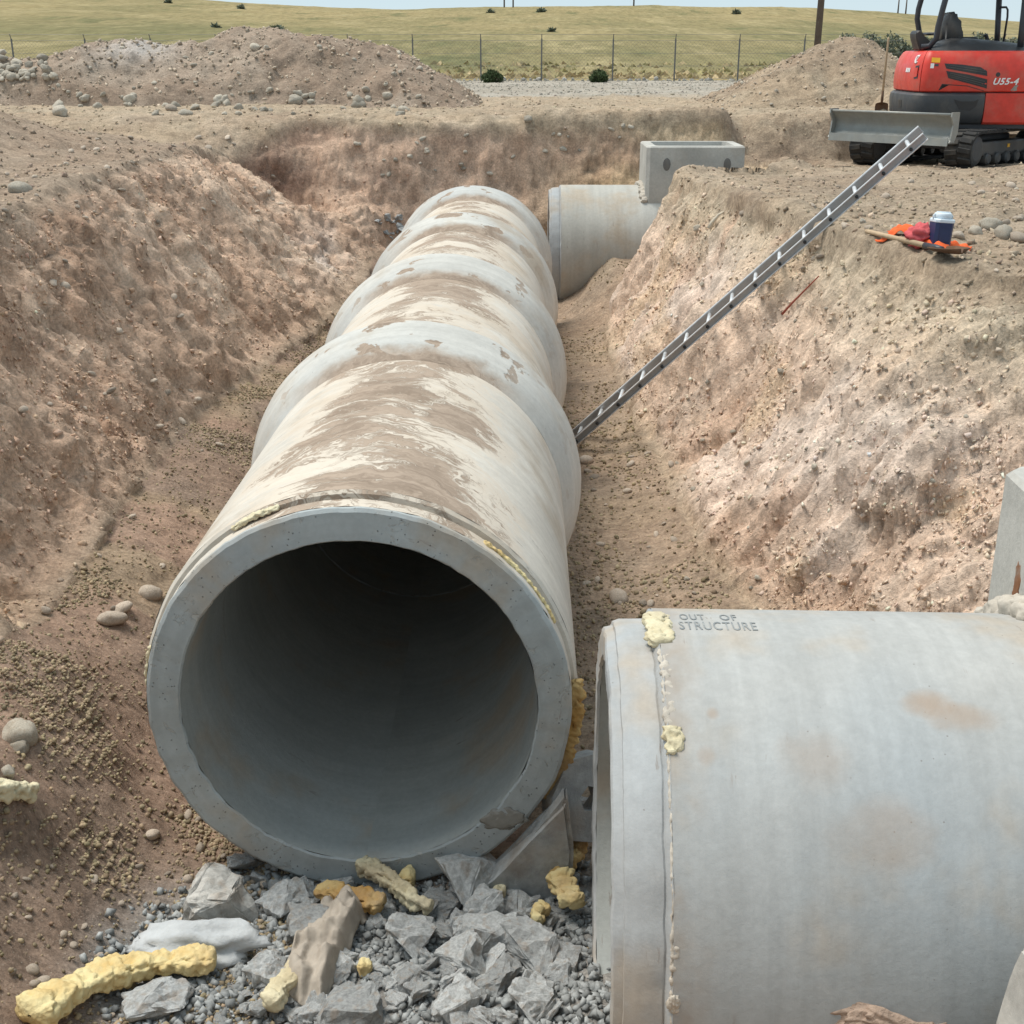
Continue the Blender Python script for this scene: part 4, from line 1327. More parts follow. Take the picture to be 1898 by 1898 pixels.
# recess in the tail cover
def S4(s0, s1, zt_, zb):
    return [(1.5 - s0, zt_), (1.5 - s1, zt_ - 0.01), (1.5 - s1, zb - 0.01), (1.5 - s0, zb)]
patch('door_handle', S4(2.52, 2.66, 1.43, 1.25), M['black_steel'], red_in, 0.003, tail, 4)
patch('door_handle', S4(2.55, 2.645, 1.40, 1.275), M['red_paint'], red_in, 0.012, tail, 4)
def flat_text(body, x0, z0, wid, hgt, mat, parent, shear=0.25, bold=0.003, infn=red_in, off=0.006):
    V, F = text_mesh(body, 0.1, shear, bold)
    V[:, 0] = (V[:, 0] - V[:, 0].min()) / np.ptp(V[:, 0]) * wid + x0
    V[:, 1] = (V[:, 1] - V[:, 1].min()) / np.ptp(V[:, 1]) * hgt + z0
    P = [(*outl(s_of_x(v[0]), infn(v[1]) - off), v[1]) for v in V]
    bm = bmesh.new()
    bvs = [bm.verts.new(p) for p in P]
    for f in F:
        try:
            bm.faces.new([bvs[i] for i in f])
        except ValueError:
            pass
    rotz(bm, UA)
    return from_bm('lettering', bm, mat, parent)
flat_text('U55-4', 0.26, 1.165, 0.36, 0.095, M['white_print'], flank, 0.3)
# round maker's mark on the tail: a white ring and bar
bm = bmesh.new()
def tailpt(x, z, o_=0.006):
    a, b = outl(s_of_x(x), red_in(z) - o_)
    return (a, b, z)
tube(bm, [tailpt(-1.19 + 0.05 * math.cos(t), 1.51 + 0.05 * math.sin(t)) for t in np.linspace(0.6, 5.6, 16)], 0.011, 6)
tube(bm, [tailpt(-1.23, 1.46), tailpt(-1.19, 1.51), tailpt(-1.14, 1.57)], 0.008, 6)
xpart('emblem', bm, M['white_print'], UA, tail, True)
bm = bmesh.new()
for k in range(3):
    x0 = -1.46 + 0.045 * k
    p = [tailpt(x0, 1.33), tailpt(x0 + 0.035, 1.33), tailpt(x0 + 0.035, 1.39), tailpt(x0, 1.39)]
    bm.faces.new([bm.verts.new(q) for q in p])
xpart('decal', bm, M['white_print'], UA, tail)
# counterweight pockets
cw_in = lambda z: float(np.interp(z, [0.65, 0.76, 0.96], [0.03, -0.015, -0.03]))
patch('tie_down_pocket', [(-0.28, 0.97), (-0.18, 0.94), (0.0, 0.94), (0.07, 0.97), (0.05, 0.87), (-0.03, 0.81), (-0.19, 0.83)], M['black_plastic'], cw_in, 0.004, exc, 5)
patch('tie_down_pocket', S4(2.93, 3.0, 0.94, 0.83), M['black_plastic'], cw_in, 0.004, exc, 2)
# roll-over frame, roof, seat, levers
bm = bmesh.new()
tube(bm, [(-0.50, 0.40, 1.65), (-0.545, 0.40, 1.88), (-0.60, 0.40, 2.08), (-0.595, 0.40, 2.22), (-0.54, 0.40, 2.5), (-0.45, 0.40, 2.75)], 0.04, 10)
xpart('roll_bar', bm, M['black_steel'], UA, exc, True)
bm = bmesh.new()
tube(bm, [(-0.68, -0.40, 1.68), (-0.58, -0.46, 1.69), (-0.51, -0.50, 1.79), (-0.50, -0.50, 1.95), (-0.46, -0.50, 2.2), (-0.36, -0.50, 2.75)], 0.042, 10)
xpart('roll_bar', bm, M['black_steel'], UA, exc, True)
bm = bmesh.new()
tube(bm, [(0.60, 0.30, 1.66), (0.585, 0.30, 1.9), (0.52, 0.30, 2.75)], 0.042, 10)
xpart('roll_bar', bm, M['black_steel'], UA, exc, True)
bm = bmesh.new()
tube(bm, [(0.69, -0.55, 1.6), (0.68, -0.55, 1.9), (0.66, -0.55, 2.75)], 0.045, 10)
xpart('roll_bar', bm, M['black_steel'], UA, exc, True)
bm = bmesh.new()
tube(bm, [(-0.56, 0.40, 1.86), (-0.50, -0.48, 1.86)], 0.022, 8)
xpart('cross_bar', bm, M['black_steel'], UA, exc, True)
bm = bmesh.new()
tube(bm, [(0.66, 0.2, 1.68), (0.675, 0.2, 2.1), (0.665, 0.2, 2.2), (0.64, 0.2, 2.235), (0.57, 0.26, 2.235)], 0.016, 8)
xpart('grab_rail', bm, M['black_steel'], UA, exc, True)
bm = bmesh.new()
box_bm(bm, (1.6, 1.2, 0.07), (0.15, -0.05, 2.78), None, 0.03)
xpart('canopy_roof', bm, M['dark_grey_paint'], UA)
bm = bmesh.new()
prism(bm, [(-0.68, 1.63), (-0.75, 1.80), (-0.76, 1.88), (-0.71, 1.92), (-0.66, 1.88), (-0.58, 1.76), (-0.50, 1.70), (-0.30, 1.69), (-0.30, 1.63)], -0.30, 0.10)
bmesh.ops.bevel(bm, geom=list(bm.edges), offset=0.02, segments=1, affect='EDGES')
xpart('rear_guard', bm, M['black_plastic'], UA)
seat = None
bm = bmesh.new()
box_bm(bm, (0.46, 0.46, 0.14), (-0.05, 0.0, 1.75), None, 0.05)
seat = xpart('seat', bm, M['black_plastic'], UA, exc, True)
bm = bmesh.new()
prism(bm, [(-0.31, 1.66), (-0.32, 2.0), (-0.29, 2.14), (-0.25, 2.17), (-0.18, 2.16), (-0.15, 2.10), (-0.13, 2.02), (-0.06, 1.92), (-0.02, 1.7)], -0.22, 0.22)
bmesh.ops.bevel(bm, geom=list(bm.edges), offset=0.03, segments=2, affect='EDGES')
xpart('seat_back', bm, M['dark_grey_paint'], UA, seat, True)
bm = bmesh.new()
tube(bm, [(0.42, 0.25, 1.65), (0.43, 0.25, 1.80), (0.40, 0.25, 1.86)], 0.03, 8)
box_bm(bm, (0.18, 0.14, 0.08), (0.48, 0.25, 1.72), None, 0.02)
xpart('control_lever', bm, M['black_plastic'], UA, exc, False)

# digging gear, reaching away to the machine's front
bm = bmesh.new()
prism(bm, [(0.98, 0.75), (1.10, 1.15), (1.75, 2.35), (2.3, 2.75), (3.4, 2.45), (3.42, 2.28), (2.35, 2.42), (2.0, 2.15), (1.32, 0.95), (1.18, 0.68)], -0.11, 0.11)
xpart('boom', bm, M['red_paint'], UA)
bm = bmesh.new()
prism(bm, [(3.05, 2.72), (3.35, 2.75), (3.62, 2.2), (3.98, 0.75), (3.84, 0.70), (3.36, 2.05)], -0.09, 0.09)
xpart('dipper_arm', bm, M['red_paint'], UA)
bm = bmesh.new()
prism(bm, [(3.80, 0.80), (4.08, 0.85), (4.02, 0.42), (3.80, 0.12), (3.45, 0.10), (3.36, 0.32), (3.62, 0.45)], -0.32, 0.32)
xpart('bucket', bm, M['black_steel'], UA)
bm = bmesh.new()
tube(bm, [(1.35, 0.0, 0.70), (2.0, 0.0, 2.05)], 0.06, 10)
xpart('hydraulic_ram', bm, M['blade_steel'], UA, exc, True)
bm = bmesh.new()
tube(bm, [(2.2, 0.0, 2.85), (3.15, 0.0, 2.78)], 0.055, 10)
xpart('hydraulic_ram', bm, M['blade_steel'], UA, exc, True)

# ------------------------------------------------------------------ spoil piles
def pile(name, x0, x1, yc, halfw, crest, step, seed, label, cols, sink=0.25):
    """heap of dug soil: crest = [(x, height above the yard)]; slopes fall to both sides"""
    px = np.arange(x0, x1 + step, step)
    py = np.arange(yc - halfw * 1.25, yc + halfw * 1.25 + step, step)
    A, B = np.meshgrid(px, py)
    A, B = A.ravel(), B.ravel()
    H = np.interp(A, [c[0] for c in crest], [c[1] for c in crest])
    q = np.stack([A, B, 0 * A], 1)
    wv = 0.35 * fbm(q, 0.5, 3, seed)
    dd = np.abs(B - yc + wv) / halfw
    hh_ = H.max() * (1 - dd)
    h = np.minimum(H, 0) + np.where(H > 0, np.minimum(H + 0.0, hh_ * 1.12), 0)
    # round the ridge
    k = 0.18
    h = np.where(H > 0, -k * np.log(np.exp(-np.minimum(H, 6) / k) + np.exp(-hh_ * 1.12 / k)), h)
    h = np.clip(h, -sink, None)
    P = np.stack([A, B, 0.6 + h], 1)
    n3 = np.array([0, -0.55, 0.8])
    live = smst(-0.1, 0.3, h)
    dsp = 0.12 * fbm(P, 0.9, 4, seed + 2) + 0.06 * fbm(P, 2.6, 4, seed + 3, 0.6) + 0.045 * smst(0.1, 0.3, fbm(P, 2.0, 3, seed + 4)) + 0.05 * fbm(np.stack([A * 2.2, B * 0.6, 0 * A], 1), 1.0, 3, seed + 5)
    P = P + n3 * (dsp * live)[:, None]
    P[:, 2] = np.where(h <= -sink + 1e-6, 0.3, P[:, 2])
    c = cols(P)
    o = mesh(name, P, grid_faces(len(px), len(py)), M['soil'], None, True, col=c)
    tag(o, label, 'dirt pile', 'piles of dug soil')
    tree = BVHTree.FromPolygons([Vector(v) for v in P], grid_faces(len(px), len(py)).tolist())
    return o, tree, P
def px_x(u, y):
    return (u - 974) * y * 0.955 / 2322.0
def px_h(v, y):
    return EYE - (v - 99) / 2430.0 * y - 0.6
def lcols(P):
    nb = fbm(P, 0.7, 4, 71)
    c = np.tile(np.array([0.255, 0.195, 0.148]), (len(P), 1))
    c = lerp(c, (0.30, 0.24, 0.187), smst(0, 0.5, nb))
    c = lerp(c, (0.40, 0.375, 0.35), gauss(P[:, 0], P[:, 2], px_x(285, 27), 1.75, 0.7, 0.3) * 0.8)
    return c
YL = 27.0
crestL = [(px_x(u, YL), px_h(v, YL)) for u, v in ((-260, 92), (-100, 105), (60, 118), (120, 108), (165, 84), (235, 73), (300, 84), (385, 84), (435, 57), (500, 52), (545, 58), (580, 76), (650, 82), (735, 96), (790, 120), (850, 160), (905, 195), (930, 212))]
crestL = [(px_x(-500, YL), -0.1)] + crestL
spoil, spoil_bv, SP = pile('spoil_pile', px_x(-520, YL), px_x(960, YL), YL, 2.35, crestL, 0.075, 81, 'long brown heap of stony soil behind the trench with several humps', lcols)
def rcols(P):
    nb = fbm(P, 0.7, 4, 72)
    c = np.tile(np.array([0.31, 0.245, 0.175]), (len(P), 1))
    return lerp(c, (0.26, 0.20, 0.145), smst(0, 0.5, nb))
YR = 26.5
crestR = [(px_x(u, YR), px_h(v, YR)) for u, v in ((1240, 215), (1300, 190), (1380, 150), (1450, 112), (1500, 85), (1545, 66), (1590, 72), (1640, 108), (1690, 150), (1750, 185), (1820, 215))]
spoil2, spoil2_bv, SP2 = pile('spoil_pile', px_x(1225, YR), px_x(1840, YR), YR, 2.5, crestR, 0.075, 91, 'pointed tan heap of soil left of the excavator', rcols)
YQ = 24.6
crestQ = [(px_x(u, YQ), px_h(v, YQ)) for u, v in ((1560, 218), (1600, 190), (1650, 150), (1690, 112), (1740, 108), (1800, 150), (1900, 180), (2000, 215))]
spoil3, spoil3_bv, _ = pile('spoil_pile', px_x(1550, YQ), px_x(2010, YQ), YQ, 1.7, crestQ, 0.07, 95, 'lower tan heap of soil directly behind the excavator', rcols)

def pile_pebbles(P, n, sz):
    src = (P, np.tile(np.array([0, -0.5, 0.85]), (len(P), 1)))
    w = ((P[:, 2] > 0.62) & (P[:, 0] > -13.5)).astype(float)
    scatter('soil_crumbs', n, w, lambda k: rng.lognormal(math.log(sz), 0.55, k), lambda i, k: np.clip(np.array([[0.42, 0.345, 0.265]]) * rng.uniform(0.65, 1.5, (k, 1)), 0, 0.7) * np.ones((k, 3)), M['pebble'], 0.3, ang=True, src=src)
pile_pebbles(SP, 3600, 0.019)
pile_pebbles(SP2, 1300, 0.015)

def on_any(u, v):
    o_, d_ = Vector((0, 0, EYE)), ray(u, v)
    best = None
    for b in (bv, spoil_bv, spoil2_bv, spoil3_bv):
        h = b.ray_cast(o_, d_)
        if h[0] is not None and (best is None or h[3] < best[1]):
            best = (h[0], h[3])
    return best[0] if best else on_ground(u, v)

def stone_at(u, v, w_px, name, me, label, cat, group, sink=0.3, sc=(1, 1, 1), tilt=0.4, rz=None, grow=1.0):
    p = on_any(u, v)
    dpt = (p - Vector((0, 0, EYE))).length
    s = w_px * dpt / 2322.0 / 2.0 * grow
    o = link(name, me)
    o.location = (p.x, p.y, p.z + s * (0.45 - sink))
    o.rotation_euler = (random.uniform(-tilt, tilt), random.uniform(-tilt, tilt), random.uniform(0, 6.28) if rz is None else rz)
    o.scale = (s * sc[0], s * sc[1], s * sc[2])
    tag(o, label, cat, group)
    return o

# stones one can pick out, measured on the photograph (x, y, width)
pick = random.Random(5)
for u, v, w, lab in (
    (36, 355, 38, 'pale rounded boulder on the left bank near the left edge'),
    (112, 212, 34, 'pale flat rock at the foot of the long soil heap'),
    (206, 1152, 52, 'larger of two rounded cobbles touching each other left of the open pipe'),
    (226, 1132, 38, 'smaller of two rounded cobbles touching each other left of the open pipe'),
    (280, 1104, 44, 'reddish cobble half buried beside the open pipe mouth'),
    (38, 1366, 70, 'long pale cobble at the left edge of the trench floor'),
    (36, 1388, 38, 'small grey cobble below a long pale cobble at the left edge'),
    (14, 1434, 34, 'ochre cobble above the pale foam strip at the left edge'),
    (1146, 1112, 42, 'rounded brown cobble on the trench floor just behind the stencilled pipe'),
    (1086, 856, 30, 'dark cobble on the trench floor below the ladder foot'),
    (1834, 424, 44, 'big pale boulder on the right bank beyond the water jug'),
    (1858, 436, 40, 'pale rock right of the big boulder beyond the water jug'),
    (1808, 432, 30, 'small pale rock left of the big boulder beyond the water jug'),
    (1884, 446, 36, 'flat tan rock at the right edge beyond the water jug'),
    (1776, 440, 26, 'tan rock just behind the blue water jug'),
    (472, 90, 20, 'white round rock near the top of the long soil heap'),
    (500, 168, 14, 'small white rock low on the long soil heap'),
    (318, 205, 28, 'upright grey rock at the foot of the long soil heap'),
    (978, 222, 18, 'white rock embedded under the rim of the far trench wall'),
    (736, 88, 16, 'tan rock on the right shoulder of the long soil heap'),
    (778, 130, 16, 'pale rock on the right flank of the long soil heap'),
    (60, 1800, 24, 'round brown cobble in the dirt above the long yellow foam strip'),
    (80, 1822, 28, 'egg shaped brown cobble in the dirt above the long yellow foam strip'),
    (282, 1550, 30, 'flat brown cobble in the pea gravel left of the open pipe'),
    (174, 1632, 20, 'reddish cobble at the lower edge of the pea gravel')):
    pale = 'pale' in lab or 'white' in lab
    stone_at(u, v, w, 'rock' if pale else 'cobble', pick.choice(PALE if pale else COB), lab, 'rock' if pale else 'cobble', None, 0.25)

SCAT = []
def many(n, region, wr, name, mes, label, cat, group, sink=0.3, grow=1.0):
    for _ in range(n):
        u, v = region()
        w = wr()
        SCAT.append((label, u, v, w, None))
        so = stone_at(u, v, w, name, pick.choice(mes), label, cat, group, sink, (1, pick.uniform(0.7, 1.1), pick.uniform(0.7, 1.1)), 0.6, None, grow)
        SCAT[-1] = SCAT[-1][:4] + (so,)
many(46, lambda: (pick.uniform(0, 760), pick.uniform(176, 214) - 8 * (pick.random() < .3)), lambda: pick.uniform(9, 26), 'rock', PALE, 'tan rock lying along the foot of the long soil heap', 'rock', 'rocks along the foot of the long soil heap')
many(32, lambda: (pick.uniform(60, 860), pick.uniform(85, 180)), lambda: pick.uniform(6, 14), 'rock', PALE, 'small pale rock stuck in the slope of the long soil heap', 'rock', 'rocks in the slope of the long soil heap')
many(48, lambda: (pick.uniform(0, 105), pick.uniform(97, 150)), lambda: pick.uniform(11, 22), 'rock', PALE, 'cream coloured rock in the rock pile at the far left', 'rock', 'cream rocks piled at the far left', 0.1)
many(40, lambda: (pick.uniform(0, 520), pick.uniform(255, 420)), lambda: pick.uniform(6, 15), 'cobble', COB, 'cobble lying on the upper left bank', 'cobble', 'cobbles on the upper left bank')
many(30, lambda: (pick.uniform(620, 1180), pick.uniform(222, 330)), lambda: pick.uniform(6, 15), 'rock', PALE, 'pale stone embedded in the far trench wall', 'rock', 'stones in the far trench wall')
many(30, lambda: (pick.uniform(0, 420), pick.uniform(480, 1150)), lambda: pick.uniform(9, 20), 'cobble', COB, 'small cobble embedded in the left trench wall', 'cobble', 'cobbles in the left trench wall')
many(34, lambda: (pick.uniform(1250, 1890), pick.uniform(340, 1100)), lambda: pick.uniform(8, 17), 'rock', PALE, 'small pale stone embedded in the right trench wall', 'rock', 'stones in the right trench wall')
many(26, lambda: (pick.uniform(1330, 1898), pick.uniform(330, 520)), lambda: pick.uniform(8, 22), 'cobble', COB, 'cobble lying on the right bank top', 'cobble', 'cobbles on the right bank top')
many(44, lambda: (pick.uniform(330, 500), pick.uniform(1480, 1740)), lambda: pick.uniform(12, 26), 'cobble', COB, 'small rounded brown cobble at the lower left of the open pipe', 'cobble', 'brown cobbles at the lower left of the open pipe', 0.15)
many(24, lambda: (pick.uniform(1060, 1300), pick.uniform(840, 1120)), lambda: pick.uniform(9, 20), 'cobble', COB, 'small cobble on the trench floor right of the pipes', 'cobble', 'cobbles on the floor right of the pipes')
many(24, lambda: (pick.uniform(0, 330), pick.uniform(1600, 1890)), lambda: pick.uniform(9, 18), 'cobble', COB, 'small cobble in the dirt of the left foreground', 'cobble', 'cobbles in the left foreground dirt')
many(16, lambda: (pick.uniform(1290, 1640), pick.uniform(90, 205)), lambda: pick.uniform(5, 11), 'rock', PALE, 'small pale rock in the slope of the pointed tan heap', 'rock', 'rocks in the pointed tan heap')

# broken concrete under the pipe mouth
named = (
    (392, 1700, 150, 3, 0.5, 'large pale slab-like concrete block left of the rubble'),
    (532, 1680, 84, 1, 0.9, 'blue-grey flat concrete piece just right of the large pale block'),
    (590, 1735, 100, 1, 0.2, 'smooth blue-grey concrete piece under the old foam lumps'),
    (498, 1812, 86, 1, 1.3, 'smooth blue-grey concrete shard beside the fluffy white cloth'),
    (655, 1896, 135, 5, 0.1, 'flat grey concrete slab at the bottom edge of the photo'),
    (762, 1766, 96, 0, 0.4, 'blocky grey concrete lump in the middle of the rubble'),
    (862, 1650, 104, 4, 0.8, 'tall rough concrete lump under the lower right of the pipe mouth'),
    (908, 1652, 44, 1, 1.7, 'narrow smooth concrete shard leaning against a tall rough lump'),
    (952, 1642, 56, 7, 0.3, 'rounded rough concrete lump beside the curved pipe shard'),
    (905, 1712, 86, 0, 1.1, 'brownish grey concrete lump right of the crossing foam strips'),
    (962, 1700, 60, 3, 0.6, 'rough grey concrete lump left of the yellow foam tuft'),
    (908, 1752, 84, 4, 0.1, 'faceted concrete lump below the brownish grey one'),
    (850, 1790, 84, 7, 2.0, 'upright broken concrete wedge near the rubble centre'),
    (992, 1780, 110, 2, 2.3, 'long pointed concrete shard right of the rubble centre'),
    (1010, 1752, 44, 6, 1.2, 'thin pale concrete flake beside the long pointed shard'),
    (925, 1830, 80, 2, 1.0, 'slanting concrete bar in the lower rubble'),
    (1050, 1790, 60, 5, 1.4, 'dark concrete piece against the wall of the right pipe stub'),
    (985, 1880, 86, 0, 0.2, 'concrete lump at the bottom edge right of the flat slab'),
    (845, 1875, 70, 4, 0.9, 'concrete lump at the bottom edge just right of the flat slab'),
    (455, 1615, 56, 6, 0.6, 'grey concrete piece touching the lower left of the pipe mouth'),
    (300, 1878, 110, 1, 0.4, 'grey concrete piece under the long yellow foam strip'),
    (560, 1655, 46, 8, 0.2, 'small upright concrete shard under the pipe mouth'))
for u, v, w, k, rz, lab in named:
    stone_at(u, v, w, 'concrete_chunk', CH[k], lab, 'rubble', 'broken concrete under the pipe mouth', 0.1, (1.0, 1.0, 1.15), 0.35, rz, 1.0 if w > 120 else 1.24)
M['pale_block'] = stone_mat('pale_concrete', (0.50, 0.485, 0.45), 0.05, 6, 0.012)
blk = [o for o in bpy.data.objects if o.get('label', '').startswith('large pale slab')][0]
blk.data = blk.data.copy()
blk.data.materials[0] = M['pale_block']
def rub():
    while True:
        u, v = pick.uniform(440, 1085), pick.uniform(1615, 1898)
        if v > 1640 + 0.0 * u and not (u < 560 and v < 1640):
            return u, v
many(95, lambda: (pick.uniform(560, 1085), pick.uniform(1650, 1898)), lambda: pick.uniform(30, 74), 'concrete_chunk', CH, 'broken grey concrete chunk in the rubble under the pipe mouth', 'rubble', 'loose rubble under the pipe mouth', 0.12)
many(30, lambda: (pick.uniform(400, 600), pick.uniform(1790, 1898)), lambda: pick.uniform(30, 74), 'concrete_chunk', CH, 'broken grey concrete chunk between the foam strips', 'rubble', 'rubble between the foam strips', 0.12)
many(118, lambda: (pick.uniform(470, 1085), pick.uniform(1630, 1898)), lambda: pick.uniform(18, 42), 'concrete_chunk', CH, 'broken grey concrete chunk in the rubble under the pipe mouth', 'rubble', 'loose rubble under the pipe mouth', 0.12)
many(14, lambda: (pick.uniform(1030, 1082), pick.uniform(1480, 1680)), lambda: pick.uniform(26, 54), 'concrete_chunk', CH, 'broken concrete chunk wedged between the two pipes', 'rubble', 'rubble wedged between the pipes', 0.1)
many(16, lambda: (pick.uniform(700, 752), pick.uniform(405, 455)), lambda: pick.uniform(9, 20), 'concrete_chunk', CH, 'pale concrete chunk heaped left of the farthest pipe', 'rubble', 'chunks left of the farthest pipe', 0.0)
# fine concrete crumbs
Wr = W * smst(4.75, 4.4, Y) * smst(-1.55, -1.2, X + 0.25 * n_b) * (X < 0.35)
scatter('concrete_crumbs', 9000, Wr, lambda k: rng.lognormal(math.log(0.0085), 0.8, k), lambda i, k: np.clip(np.array([[0.33, 0.34, 0.335]]) * rng.uniform(0.6, 1.25, (k, 1)), 0, 0.7) * np.ones((k, 3)), M['pebble'], 0.1, ang=True)

# curved shard broken off a pipe, wedged beside the mouth, and a block with a hole
def leaning_piece(name, poly, y0, y1, mat, label, bev=0.012, skew=0.0):
    bm = bmesh.new()
    prism(bm, poly, 0.0, y1 - y0)
    bmesh.ops.bevel(bm, geom=list(bm.edges), offset=bev, segments=2, affect='EDGES')
    bmesh.ops.triangulate(bm, faces=list(bm.faces))
    bmesh.ops.subdivide_edges(bm, edges=[e for e in bm.edges if e.calc_length() > 0.06], cuts=3, use_grid_fill=True)
    for v in bm.verts:
        v.co += Vector((0, 1, 0.6)) * (0.012 * mnoise.fractal(v.co * 7 + Vector((skew, y0, 0)), 1.0, 2.0, 4))
        v.co.y += skew * (v.co.z + 1.8)
    o = from_bm(name, bm, mat)
    o.location = (0, y0, 0)
    tag(o, label, 'rubble')
    return sharp(o, 30)
leaning_piece('pipe_shard', [(0.18, -1.27), (0.215, -1.55), (0.20, -1.84), (-0.29, -1.84), (-0.22, -1.75), (-0.1, -1.66), (0.05, -1.5)], 4.44, 4.56, M['rubble'], 'curved smooth concrete shard wedged under the lower right of the pipe mouth', 0.02)
M['pale_slab'] = stone_mat('pale_slab', (0.47, 0.45, 0.41), 0.05, 6, 0.006)
leaning_piece('concrete_slab', [(1.225, -0.45), (1.20, -0.70), (1.16, -1.84), (2.1, -1.84), (2.1, -0.30), (1.5, -0.34)], 2.40, 2.55, M['pale_slab'], 'pale concrete slab standing in the lower right corner of the photo', 0.015)
leaning_piece('concrete_slab', [(1.085, -0.60), (1.155, -0.56), (1.175, -1.0), (1.18, -1.84), (1.0, -1.84), (1.06, -0.95)], 2.28, 2.38, M['pale_slab'], 'narrow broken concrete piece leaning on the corner slab', 0.015)
bm = bmesh.new()
outer = [bm.verts.new((x, y, z)) for x, y, z in ((-0.13, 0, -0.17), (0.10, 0, -0.19), (0.15, 0, 0.02), (0.06, 0, 0.2), (-0.10, 0, 0.16), (-0.16, 0, 0.0))]
inner_ = [bm.verts.new((0.03 + 0.06 * math.cos(t), 0, 0.06 * math.sin(t))) for t in np.linspace(-2.2, -2.2 + 2 * math.pi, 6, endpoint=False)]
o2 = [bm.verts.new((v.co.x * 0.95, 0.14, v.co.z * 0.95)) for v in outer]
i2 = [bm.verts.new((v.co.x, 0.14, v.co.z)) for v in inner_]
for k in range(6):
    n_ = (k + 1) % 6
    bm.faces.new((outer[k], outer[n_], inner_[n_], inner_[k]))
    bm.faces.new((o2[k], i2[k], i2[n_], o2[n_]))
    bm.faces.new((outer[k], o2[k], o2[n_], outer[n_]))
    bm.faces.new((inner_[k], inner_[n_], i2[n_], i2[k]))
bb = from_bm('holed_block', bm, M['rubble'])
bb.location = (0.27, 4.62, -1.40)
bb.rotation_euler = (R(-20), R(12), R(20))
tag(bb, 'grey concrete block with a hole through it standing between the two pipes', 'rubble')

# ------------------------------------------------------------------ loose foam, cloth
def foam_on(pix, w, h, seed, mat, label, cell=0.034, lift=0.0, taper=0.0, bump=0.35):
    pts = []
    for q in pix:
        p = on_any(q[0], q[1])
        p.z += h * 0.45 + (q[2] if len(q) > 2 else lift)
        pts.append(p)
    c = pts[0].copy()
    o = foam_strip('foam_strip', [p - c for p in pts], w, h, seed, mat, None, cell, bump, taper)
    o.location = c
    tag(o, label, 'foam')
    return o
foam_on([(60, 1918), (130, 1872), (200, 1840), (280, 1822), (345, 1812), (404, 1812)], 0.125, 0.075, 41, M['foam'], 'long bright yellow foam strip curving across the bottom left corner', 0.026, 0.05)
foam_on([(672, 1640, .08), (720, 1672, .1), (765, 1702, .07), (800, 1716, .05)], 0.06, 0.055, 42, M['foam_pale'], 'pale foam strip slanting over the other foam just below the pipe mouth', 0.026, 0.05, 0, 0.45)
foam_on([(585, 1682), (630, 1684), (672, 1700), (712, 1708)], 0.10, 0.05, 43, M['foam_old'], 'aged orange foam lump lying left of the slanting foam strip', 0.026, 0.06, 0, 0.45)
foam_on([(738, 1660), (770, 1664)], 0.09, 0.07, 44, M['foam'], 'small orange yellow foam lump behind the slanting foam strip', 0.03, 0.05, 0, 0.5)
foam_on([(500, 1898), (520, 1868), (548, 1832), (556, 1822)], 0.07, 0.06, 45, M['foam_pale'], 'pale dirty foam strip standing at the lower end of the grey rag', 0.024, 0.05, 0, 0.4)
foam_on([(1066, 1600, .15), (1050, 1640, .13), (1020, 1670, .10)], 0.085, 0.06, 46, M['foam_old'], 'brownish yellow foam piece hanging beside the edge of the right pipe', 0.03, 0.1, 0, 0.5)
foam_on([(1030, 1672, .12), (1050, 1700, .10), (1062, 1722, .10)], 0.10, 0.055, 47, M['foam'], 'ragged light yellow foam piece low against the right pipe', 0.03, 0.08, 0, 0.6)
foam_on([(1010, 1712, .08), (992, 1738, .05)], 0.06, 0.055, 48, M['foam'], 'small yellow foam tuft on the rubble near the right pipe', 0.022, 0.05, 0, 0.6)
foam_on([(664, 1806), (690, 1806)], 0.045, 0.04, 49, M['foam'], 'tiny yellow foam scrap in the rubble below the grey rag', 0.022, 0.02, 0, 0.5)
foam_on([(912, 1676, .05), (938, 1680, .05)], 0.05, 0.045, 50, M['foam_pale'], 'tiny white foam scrap on the rubble under the pipe mouth', 0.018, 0.03, 0, 0.5)
foam_on([(-20, 1482), (30, 1484), (62, 1488)], 0.06, 0.06, 51, M['foam_pale'], 'short pale cream foam strip at the left edge of the dirt', 0.03, 0.02, 0, 0.5)

